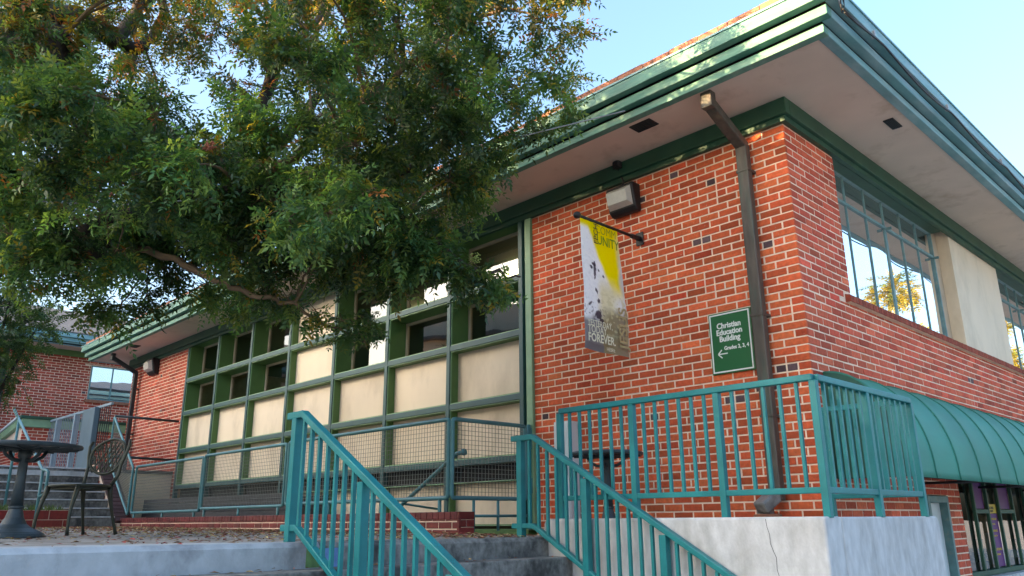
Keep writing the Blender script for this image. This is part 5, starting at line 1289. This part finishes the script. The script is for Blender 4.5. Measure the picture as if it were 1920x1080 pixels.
CLUMPS = [(-2.75,-5.44,2.56,0.22,1.00),(-2.48,-3.95,3.39,0.31,1.00),(-2.14,-4.81,2.59,0.27,1.00),(-1.07,-3.10,3.40,0.30,1.00),(-1.42,-3.84,2.45,0.28,1.00),(-2.92,-5.16,2.55,0.34,1.00),(-1.77,-3.56,4.30,0.35,0.75),(-1.40,-4.36,3.19,0.27,0.75),(-0.93,-2.85,3.55,0.27,0.75),(-2.69,-5.61,2.98,0.31,1.00),(-2.41,-4.14,2.91,0.26,1.00),(-1.34,-4.36,3.93,0.31,0.75),(-1.23,-3.10,4.25,0.25,0.75),(-2.06,-3.81,2.77,0.23,1.00),(-1.88,-4.17,2.29,0.26,1.00),(-1.68,-3.22,3.61,0.27,1.00),(-2.08,-3.83,3.34,0.25,1.00),(-3.19,-5.88,2.85,0.24,1.00),(-2.66,-5.07,2.88,0.29,1.00),(-1.61,-3.79,2.91,0.33,1.00),(-3.10,-5.21,3.05,0.35,1.00),(-2.88,-4.24,2.75,0.27,1.00),(-1.60,-3.27,3.12,0.23,1.00),(-1.50,-3.81,3.22,0.32,1.00),(-1.50,-3.59,2.81,0.25,1.00),(-1.09,-3.37,3.08,0.30,1.00),(-3.24,-4.75,3.45,0.26,1.00),(-4.15,-5.51,3.15,0.30,1.00),(-2.14,-4.23,4.22,0.32,0.75),(-2.69,-4.39,3.07,0.35,1.00),(-3.70,-5.72,3.51,0.23,0.75),(-4.15,-5.74,2.81,0.33,1.00),(-0.73,-3.63,4.04,0.26,0.75),(-2.49,-5.39,3.03,0.34,1.00),(-2.46,-4.94,2.52,0.31,1.00),(-2.64,-4.05,2.71,0.33,1.00),(-1.20,-3.77,4.18,0.26,0.75),(-3.73,-5.42,2.77,0.32,1.00),(-1.21,-2.88,4.06,0.26,0.75),(-0.89,-3.63,3.33,0.29,0.75),(-1.47,-3.91,4.29,0.24,0.75),(-0.58,-3.25,4.16,0.32,0.75),(-1.58,-4.02,2.28,0.32,1.00),(-1.05,-3.56,3.81,0.34,0.75),(-0.93,-3.92,3.24,0.33,0.75),(-1.39,-4.11,3.32,0.28,0.75),(-2.91,-4.16,2.45,0.32,1.00),(-3.09,-6.01,3.20,0.30,0.75),(-1.52,-4.52,3.40,0.26,0.75),(-1.85,-3.71,4.01,0.28,0.75),(-4.34,-4.59,4.56,0.31,0.75),(-0.91,-2.59,4.43,0.24,0.75),(-3.64,-4.84,3.28,0.35,1.00),(-5.31,-5.08,3.62,0.27,1.00),(-3.96,-4.42,2.71,0.33,1.00),(-3.33,-4.46,2.86,0.30,1.00),(-2.51,-3.34,3.01,0.34,1.00),(-3.26,-3.18,3.97,0.23,1.00),(-5.34,-5.17,4.13,0.26,1.00),(-1.90,-3.20,3.87,0.24,0.75),(-4.41,-5.46,3.98,0.32,0.75),(-2.83,-3.63,4.25,0.34,0.75),(-2.61,-3.27,3.44,0.24,1.00),(-2.71,-2.70,3.77,0.24,1.00),(-5.16,-5.37,3.01,0.26,1.00),(-2.93,-4.76,4.63,0.35,0.75),(-3.48,-3.94,3.46,0.32,1.00),(-4.80,-5.52,3.29,0.32,1.00),(-4.67,-4.84,3.28,0.32,1.00),(-5.40,-5.61,3.98,0.28,1.00),(-2.55,-2.46,4.11,0.34,1.00),(-3.24,-3.31,3.34,0.28,1.00),(-3.78,-5.56,4.43,0.31,0.75),(-4.56,-4.52,2.63,0.25,1.00),(-1.73,-2.27,5.35,0.25,0.75),(-3.90,-4.14,3.63,0.31,1.00),(-3.46,-3.91,2.91,0.28,1.00),(-4.02,-4.07,2.71,0.32,1.00),(-4.15,-5.73,3.98,0.32,0.75),(-3.63,-4.97,4.71,0.24,0.75),(-2.24,-2.30,4.85,0.28,0.75),(-5.00,-4.90,3.09,0.22,1.00),(-2.38,-3.30,4.97,0.24,0.75),(-4.16,-5.99,4.52,0.30,0.75),(-2.00,-2.86,5.15,0.31,0.75),(-4.33,-4.89,4.05,0.24,1.00),(-3.18,-3.72,2.98,0.22,1.00),(-4.08,-5.06,3.59,0.26,1.00),(-3.83,-5.34,4.82,0.26,0.75),(-3.42,-3.54,3.49,0.29,1.00),(-4.89,-5.58,2.57,0.28,1.00),(-1.18,-2.31,3.97,0.34,0.75),(-3.29,-4.32,5.11,0.31,0.75),(-3.80,-4.61,3.79,0.34,1.00),(-2.63,-3.07,4.17,0.25,0.75),(-5.46,-5.03,2.91,0.26,1.00),(-2.78,-3.97,5.02,0.32,0.75),(-1.95,-3.29,4.92,0.23,0.75),(-3.90,-4.72,2.86,0.31,1.00),(-1.40,-3.01,4.48,0.29,0.75),(-4.20,-5.77,4.75,0.32,0.75),(-3.55,-3.71,4.84,0.29,0.75),(-1.51,-2.58,3.95,0.34,0.75),(-4.19,-5.30,4.43,0.23,0.75),(-2.30,-3.13,4.51,0.23,0.75),(-2.18,-2.61,4.36,0.25,0.75),(-1.58,-2.81,3.62,0.32,1.00),(-3.43,-4.27,4.61,0.33,0.75),(-3.52,-3.95,4.16,0.35,0.75),(-2.72,-4.07,3.49,0.35,1.00),(-4.19,-5.26,4.03,0.35,0.75),(-5.37,-5.61,3.16,0.29,1.00),(-4.95,-5.65,4.77,0.33,0.75),(-5.17,-4.74,2.75,0.25,1.00),(-4.13,-4.41,3.55,0.31,1.00),(-5.62,-5.81,4.95,0.22,0.75),(-2.48,-3.80,4.64,0.31,0.75),(-3.18,-3.31,2.95,0.30,1.00),(-2.70,-2.71,3.36,0.34,1.00),(-3.80,-4.45,4.84,0.31,0.75),(-0.81,-2.32,4.78,0.32,0.75),(-3.16,-3.09,4.58,0.34,0.75),(-4.81,-5.84,3.98,0.30,0.75),(-4.07,-5.10,4.69,0.23,0.75),(-2.54,-3.59,5.10,0.32,0.75),(-0.83,-2.41,4.20,0.31,0.75),(-5.40,-4.42,2.80,0.27,1.00),(-5.46,-3.75,3.70,0.32,1.00),(-5.26,-4.80,4.04,0.29,1.00),(-5.75,-5.81,5.20,0.30,0.75),(-7.27,-4.82,4.99,0.27,1.00),(-6.06,-5.03,3.65,0.35,1.00),(-6.45,-3.89,3.93,0.23,1.00),(-4.67,-4.24,5.66,0.27,0.75),(-5.09,-4.18,4.35,0.33,1.00),(-4.58,-3.05,6.55,0.32,0.75),(-7.67,-5.15,4.09,0.30,1.00),(-3.77,-2.79,3.67,0.27,1.00),(-5.86,-5.44,4.25,0.27,1.00),(-3.93,-3.54,5.03,0.26,0.75),(-6.41,-4.84,5.44,0.27,0.75),(-4.25,-1.93,4.43,0.23,1.00),(-5.62,-2.96,3.83,0.27,1.00),(-7.15,-5.40,4.36,0.26,1.00),(-4.25,-2.64,5.35,0.33,0.75),(-3.51,-1.61,5.42,0.32,0.75),(-5.66,-4.69,3.70,0.23,1.00),(-6.14,-4.76,6.21,0.31,0.75),(-5.03,-4.52,5.58,0.29,0.75),(-4.99,-3.58,6.34,0.24,0.75),(-4.79,-3.18,4.69,0.25,1.00),(-3.57,-1.51,4.88,0.36,1.00),(-4.76,-2.97,4.11,0.28,1.00),(-5.63,-5.44,5.85,0.32,0.75),(-5.52,-5.20,5.43,0.31,0.75),(-4.74,-3.66,3.91,0.27,1.00),(-4.33,-2.69,6.31,0.36,0.75),(-6.48,-5.08,3.33,0.23,1.00),(-4.50,-2.59,4.74,0.24,1.00),(-5.83,-3.90,3.24,0.35,1.00),(-3.68,-1.55,6.07,0.24,0.75),(-3.99,-2.29,4.78,0.28,1.00),(-5.69,-4.30,4.09,0.22,1.00),(-6.91,-5.51,5.14,0.25,0.75),(-5.04,-2.71,3.71,0.29,1.00),(-4.20,-4.21,4.86,0.24,0.75),(-2.94,-2.81,5.06,0.23,0.75),(-3.97,-2.19,6.63,0.31,0.75),(-7.38,-4.36,3.52,0.26,1.00),(-6.31,-5.78,6.02,0.35,0.75),(-5.53,-4.31,5.34,0.27,0.75),(-6.00,-5.48,5.15,0.25,0.75),(-3.62,-1.73,6.53,0.22,0.75),(-5.90,-3.26,3.47,0.34,1.00),(-4.18,-1.41,4.56,0.28,1.00),(-4.09,-1.73,5.32,0.24,0.75),(-6.38,-4.40,5.07,0.26,1.00),(-5.15,-3.98,3.99,0.28,1.00),(-3.53,-2.44,3.53,0.29,1.00),(-1.58,-3.33,2.34,0.16,0.70),(-1.49,-3.20,2.23,0.16,0.70),(-1.47,-3.00,2.17,0.16,0.70),(-1.40,-2.89,2.08,0.16,0.70),(-1.39,-2.72,2.05,0.16,0.70),(-1.36,-2.61,2.05,0.16,0.70),(-1.57,-3.24,2.14,0.16,0.70),(-1.67,-3.34,2.14,0.16,0.70),(-1.83,-3.32,2.05,0.16,0.70),(-2.87,-3.61,1.99,0.17,0.45),(-2.77,-3.40,1.91,0.17,0.45),(-2.67,-3.19,1.83,0.17,0.45),(-2.59,-2.97,1.86,0.17,0.45),(-2.96,-3.77,2.12,0.17,0.45),(-3.06,-3.92,2.25,0.17,0.45),(-2.10,-2.36,3.02,0.16,0.50),(-2.09,-2.21,3.04,0.16,0.50),(-1.41,-1.61,3.98,0.16,0.50),(-1.53,-1.94,3.76,0.16,0.50),(-1.56,-2.18,3.54,0.16,0.50),(-1.39,-1.58,4.30,0.16,0.50),(-1.68,-2.47,3.25,0.16,0.50),(-1.80,-2.68,3.07,0.16,0.50),(-4.36,-4.74,2.08,0.20,0.60),(-4.30,-4.50,2.04,0.20,0.60),(-4.23,-4.33,2.13,0.20,0.60),(-3.98,-3.86,2.33,0.20,0.60),(-4.03,-4.24,2.41,0.20,0.60),(-3.94,-3.67,2.36,0.20,0.60),(-3.73,-3.52,2.50,0.20,0.60),(-5.06,-3.22,2.46,0.20,0.60),(-4.69,-3.15,2.48,0.20,0.60),(-2.96,-3.50,2.57,0.20,0.60),(-2.84,-3.35,2.48,0.20,0.60),(-2.58,-3.71,2.56,0.22,0.80),(-2.24,-3.61,2.45,0.22,0.80),(-1.96,-3.49,2.49,0.22,0.80),(-1.69,-3.37,2.51,0.22,0.80),(-1.59,-3.13,2.53,0.22,0.80),(-2.27,-3.43,2.31,0.22,0.80),(-1.94,-3.39,2.31,0.22,0.80),(-2.61,-3.47,2.29,0.22,0.80),(-3.02,-3.66,2.45,0.22,0.80),(-1.49,-2.99,2.82,0.22,0.80),(-1.41,-2.83,2.98,0.22,0.80),(-1.42,-2.52,3.29,0.22,0.80),(-1.57,-3.29,2.26,0.22,0.80),(-2.20,-3.85,2.74,0.22,0.80),(-1.88,-3.65,2.70,0.22,0.80),(-2.81,-3.99,2.65,0.22,0.80),(-3.80,-5.65,4.18,0.24,0.80),(-3.68,-5.33,3.70,0.24,0.80),(-3.84,-5.71,3.86,0.24,0.80),(-3.84,-5.52,2.35,0.24,0.80),(-3.63,-5.31,2.39,0.24,0.80),(-3.67,-5.07,2.42,0.24,0.80),(-3.77,-5.36,2.15,0.24,0.80),(-3.68,-5.11,2.14,0.24,0.80),(-3.69,-4.77,2.36,0.24,0.80),(-4.16,-4.31,2.96,0.26,1.00),(-4.16,-4.00,2.94,0.26,1.00),(-3.77,-3.84,2.81,0.26,1.00),(-4.16,-4.53,2.79,0.26,1.00),(-4.39,-4.11,3.37,0.26,1.00),(-4.14,-3.84,3.31,0.26,1.00),(-3.73,-3.70,3.28,0.26,1.00),(-3.37,-3.53,3.05,0.26,1.00),(-3.37,-3.39,3.43,0.26,1.00),(-4.51,-4.67,2.97,0.26,1.00),(-3.39,-3.70,2.69,0.26,1.00),(-5.15,-4.13,3.67,0.26,1.00),(-4.98,-3.77,3.92,0.26,1.00),(-4.47,-3.52,3.88,0.26,1.00),(-3.05,-3.20,3.05,0.26,1.00),(-2.74,-3.01,3.33,0.26,1.00),(-2.36,-2.92,3.34,0.26,1.00),(-5.76,-8.23,7.02,0.47,1.00),(-6.38,-7.76,4.65,0.43,1.00),(-7.49,-6.04,5.47,0.51,1.00),(-5.74,-5.30,8.42,0.44,1.00),(-8.49,-5.85,5.25,0.50,1.00),(-6.40,-6.53,5.89,0.44,1.00),(-7.38,-6.41,4.59,0.47,1.00),(-5.87,-7.16,7.80,0.53,1.00),(-5.49,-5.08,6.54,0.46,1.00),(-7.45,-7.46,4.24,0.43,1.00),(-5.51,-8.32,2.61,0.52,1.00),(-8.16,-7.13,3.55,0.46,1.00),(-5.68,-5.99,7.83,0.40,1.00),(-7.51,-5.44,2.92,0.43,1.00),(-5.60,-7.38,5.60,0.45,1.00),(-6.41,-7.00,4.04,0.50,1.00),(-6.52,-8.23,6.52,0.54,1.00),(-7.15,-6.88,2.86,0.52,1.00),(-5.94,-7.60,3.19,0.42,1.00),(-6.70,-6.19,6.68,0.43,1.00),(-5.82,-3.44,7.51,0.50,1.00),(-6.19,-7.49,7.03,0.44,1.00),(-8.36,-6.92,4.29,0.50,1.00),(-5.80,-7.91,3.98,0.51,1.00),(-8.88,-5.52,4.01,0.48,1.00),(-6.96,-7.83,2.65,0.48,1.00),(-6.68,-5.70,7.34,0.44,1.00),(-7.26,-7.94,3.62,0.52,1.00),(-5.84,-4.54,8.36,0.40,1.00),(-8.21,-7.72,4.24,0.55,1.00),(-5.69,-6.82,2.82,0.44,1.00),(-5.78,-8.17,5.99,0.53,1.00),(-6.59,-4.99,8.19,0.44,1.00),(-5.27,-7.42,3.75,0.53,1.00),(-8.46,-5.72,2.91,0.45,1.00),(-7.14,-6.62,7.37,0.54,1.00),(-6.36,-5.67,3.34,0.53,1.00),(-6.37,-8.57,3.78,0.46,1.00),(-7.81,-6.03,6.49,0.47,1.00),(-5.53,-6.73,6.60,0.50,1.00),(-7.88,-7.47,6.21,0.45,1.00),(-5.66,-4.32,7.32,0.41,1.00),(-7.97,-6.70,5.45,0.46,1.00),(-7.32,-6.21,3.68,0.44,1.00),(-8.14,-6.15,3.79,0.44,1.00),(-7.17,-7.26,6.37,0.52,1.00)]
bases=[];dirs=[];cols=[]
bmb=MB(); tmb=MB()
for (x,y,z,r,dens) in CLUMPS:
    r*=0.86
    c=np.array((x,y,z))
    d=np.linalg.norm(nodes-c,axis=1)+0.6*np.maximum(0,nodes[:,2]-c[2])*0.0
    a=nodes[int(np.argmin(d))]
    mid=(a+c)/2+rt.normal(0,0.06,3)+np.array((0,0,0.10*np.linalg.norm(c-a)))
    L_=np.linalg.norm(c-a)
    if L_>0.1: bmb.tube([tuple(p) for p in wob([a,mid,c],4,0.01)],list(np.linspace(0.010+0.009*min(L_,1.5),0.005,9)),6,cap=False)
    inshade = 1.0
    axis=norm((c-a)[None,:]*0.6+np.array((0.0,0.0,-0.25))*1.0)[0]
    big = r>0.39
    nt=int((15 if not big else 9)*dens*(0.7+0.6*rt.random()))
    tint=rt.choice([0.55,0.8,1.0,1.25,1.6])*rt.uniform(0.9,1.1); warm=0.03 if z<4.1 else 0.36  # upper clumps get more yellow and orange leaves, painting in sunlit tops
    for k in range(max(3,nt)):
        dv=norm((axis*0.75+rt.normal(0,0.75,3)+np.array((0,0,0.10)))[None,:])[0]
        tl=r*rt.uniform(0.75,1.25)
        tip=c+dv*tl+np.array((0,0,-0.12*tl))
        m1=c+dv*tl*0.5+np.array((0,0,0.04))
        tmb.tube([tuple(c),tuple(m1),tuple(tip)],[0.004,0.003,0.0015],4,cap=False)
        nl=int(10*(r/0.3)**0.5) if not big else 7
        for j in range(nl):
            q=0.30+0.72*(j+rt.random()*0.6)/nl
            b=(1-q)**2*c+2*q*(1-q)*m1+q*q*tip
            ld_=norm((dv*0.55+rt.normal(0,0.62,3)+np.array((0,0,-0.28)))[None,:])[0]
            bases.append(b);dirs.append(ld_)
        cc=leaf_cols(nl,rt,warm)*tint
        cols.append(cc)
bases=np.array(bases);dirs=np.array(dirs);cols=np.concatenate(cols)
# keep leaves out of the building
keep=~((bases[:,1]>-0.30)&(bases[:,2]<4.75)); keep&=~((bases[:,1]>-1.15)&(bases[:,2]>3.98)&(bases[:,2]<4.62))
bases,dirs,cols=bases[keep],dirs[keep],cols[keep]
var=rt.integers(0,5,len(bases))
for q in range(5):
    w_=var==q
    jr=np.random.default_rng(300+q)
    foliage('foliage',bases[w_],dirs[w_],cols[w_],M['leaf'],TREE,rt,scale=(0.65,1.2),tmpl=leaf_template(4+q%2,0.15+0.015*q,0.064,0.0215,jr))
stuff(bmb.build('branches',M['twig'],TREE,smooth=True,fix=False)); stuff(tmb.build('twigs',M['twig'],TREE,smooth=True,fix=False))
print('leaves',len(bases))
# berry clusters (pink) and green-yellow panicles
def ico():
    t_=(1+5**0.5)/2
    v=np.array([(-1,t_,0),(1,t_,0),(-1,-t_,0),(1,-t_,0),(0,-1,t_),(0,1,t_),(0,-1,-t_),(0,1,-t_),(t_,0,-1),(t_,0,1),(-t_,0,-1),(-t_,0,1)]); v/=np.linalg.norm(v[0])
    f=[(0,11,5),(0,5,1),(0,1,7),(0,7,10),(0,10,11),(1,5,9),(5,11,4),(11,10,2),(10,7,6),(7,1,8),(3,9,4),(3,4,2),(3,2,6),(3,6,8),(3,8,9),(4,9,5),(2,4,11),(6,2,10),(8,6,7),(9,8,1)]
    return v,f
IV,IF=ico()
def cluster(c, rad, n, br, mat, name):
    mb=MB(); c=np.array(c)
    for i in range(n):
        p=c+norm(rt.normal(0,1,3)[None,:])[0]*rad*rt.random()**0.4*np.array((1,1,0.8)); k=len(mb.v)
        mb.v += [tuple(q) for q in p+IV*br*rt.uniform(0.8,1.2)]; mb.f += [tuple(k+j for j in f) for f in IF]
    return mb.build(name,mat,TREE,fix=False)
BERRY=[(-2.62,-4.52,3.02,0.060),(-3.02,-4.83,3.05,0.050),(-3.35,-4.95,2.72,0.045),(-2.9,-4.9,2.62,0.035),(-3.2,-5.1,2.75,0.04)]
for (x,y,z,r) in BERRY: stuff(cluster((x,y,z),r,90,0.0075,M['berry'],'berry_cluster'))
sel=[c for c in CLUMPS[:300] if np.linalg.norm(np.array(c[:3])-CAM)<7.0]
for c in sel[::3]: stuff(cluster((c[0]+rt.normal(0,.08),c[1]-0.10+rt.normal(0,.08),c[2]+rt.normal(0,.08)),0.055,46,0.0065,M['berry_green'],'panicle'))

# smaller tree by the far wing
def bushy_tree(name,label,loc,h,crown,nleaf,rng,col,leaf=1.0,group=None,trunk_r=0.07):
    t=thing(name,label,'tree',loc,group)
    x,y,z=loc
    MB().tube([tuple(p) for p in wob([(x,y,z),(x+0.05,y,z+h*0.3),(x-0.03,y+0.04,z+h*0.6),(x,y,z+h*0.9)],4,0.01,rng)],list(np.linspace(trunk_r,trunk_r*0.3,13)),10).build('trunk',M['bark'],t,smooth=True)
    B_=[];D_=[]
    for (cx_,cy_,cz_,cr) in crown:
        n=int(nleaf*cr**2)
        q=norm(rng.normal(0,1,(n,3)))*cr*(rng.random((n,1))**0.45)
        sub=norm(rng.normal(0,1,(24,3)))*cr*0.8
        k=rng.integers(0,24,n)
        q=0.45*q+0.62*(sub[k]+rng.normal(0,cr*0.22,(n,3)))
        B_.append(q+np.array((x+cx_,y+cy_,z+cz_))); D_.append(norm(q)+rng.normal(0,0.6,(n,3))+np.array((0,0,-0.2)))
        MB().tube([(x,y,z+h*0.45),(x+cx_*0.5,y+cy_*0.5,z+(h*0.45+cz_)/2),(x+cx_,y+cy_,z+cz_)],[trunk_r*0.5,trunk_r*0.35,trunk_r*0.15],7).build('limb',M['bark'],t,smooth=True)
    B_=np.concatenate(B_);D_=np.concatenate(D_)
    c=np.array(col)[rng.integers(0,len(col),len(B_))]*rng.uniform(0.75,1.25,(len(B_),1))
    foliage('foliage',B_,D_,c,M['leaf'],t,rng,scale=(0.7*leaf,1.1*leaf),tmpl=leaf_template(4,0.20,0.085,0.034))
    return t
rs_=np.random.default_rng(8)
GRN=[(0.035,0.085,0.035),(0.05,0.11,0.035),(0.075,0.14,0.03),(0.03,0.07,0.03)]
bushy_tree('small_tree','small dark green tree before the far wing at the left edge',(-10.6,-4.3,0.07),3.2,[(0.0,0.0,2.75,0.75),(-0.1,-0.5,3.1,0.7),(0.25,0.45,2.9,0.42),(-0.2,0.1,2.15,0.55),(-0.2,-0.8,2.4,0.7),(0.1,0.1,3.6,0.6)],900,rs_,GRN,0.8)

# utility wire running through the tree
o=MB().tube([(-9.0,-8.6,3.9),(-5.2,-6.0,2.98),(-3.45,-4.9,2.66),(-2.95,-4.35,2.72),(-2.4,-3.5,2.95),(-1.0,-1.2,3.95)],0.006,6).build('utility_wire',M['cable_grey'],smooth=True)
tag(o,'thin grey wire strung through the tree crown','wire')

# ================================================================== ACROSS THE STREET (out of the picture; shade and reflections)
rs2=np.random.default_rng(77)
YEL=[(0.26,0.22,0.03),(0.20,0.20,0.03),(0.10,0.14,0.03),(0.30,0.24,0.04)]
for k,(x,y,h) in enumerate(((5.2,18.5,9.6),(4.0,23.5,9.2),(7.6,27.0,9.0),(22.0,4.0,7.5))):
    bushy_tree('street_tree',['tall yellowing street tree opposite the side wall','largest yellowing street tree further along the side street','yellowing street tree at the far end of the side street','low yellowing street tree nearest the steps'][k],(x,y,-1.5),h,[(0,0,h*0.50,1.0),(0.1,0.1,h*0.70,0.85),(-0.1,-0.1,h*0.88,0.55)],900,rs2,YEL,1.8,'street trees opposite',0.16)
# unseen block added to keep the low sun off the walls
nb=thing('sun_blocker_building','long unseen building added to block the low sun, outside the picture','building',(-13.8,-23.2,-1.5))
ax=Vector((0.891,-0.454,0)); away=Vector((-0.454,-0.891,0))
def nbp(a,b,z): p=Vector((-13.8,-23.2,0))+ax*a+away*b; return (p.x,p.y,z)
HB=8.72
MB().prism([nbp(-16,0,-1.5),nbp(16,0,-1.5),nbp(16,9,-1.5),nbp(-16,9,-1.5)],(0,0,HB+1.5)).build('wall',M['cream'],nb)
MB().prism([nbp(-16.4,-0.4,HB+0.002),nbp(16.4,-0.4,HB+0.002),nbp(16.4,9.4,HB+0.002),nbp(-16.4,9.4,HB+0.002)],(0,0,0.18)).build('roof',M['roof'],nb)
MB().prism([nbp(-16,0.5,HB+0.185),nbp(-3.0,0.5,HB+0.185),nbp(-3.0,8.5,HB+0.185),nbp(-16,8.5,HB+0.185)],(0,0,1.5)).build('raised_blocker',M['cream'],nb)  # raised end added to shade the far stretch of the fascia
for r_ in range(2):
    for k in range(10):
        a=-14.2+k*3.0; z0_=0.6+3.6*r_
        MB().prism([nbp(a,-0.02,z0_),nbp(a+1.5,-0.02,z0_),nbp(a+1.5,-0.02,z0_+1.6),nbp(a,-0.02,z0_+1.6)],(-away.x*0.03,-away.y*0.03,0)).build('window',M['window_bright'],nb)
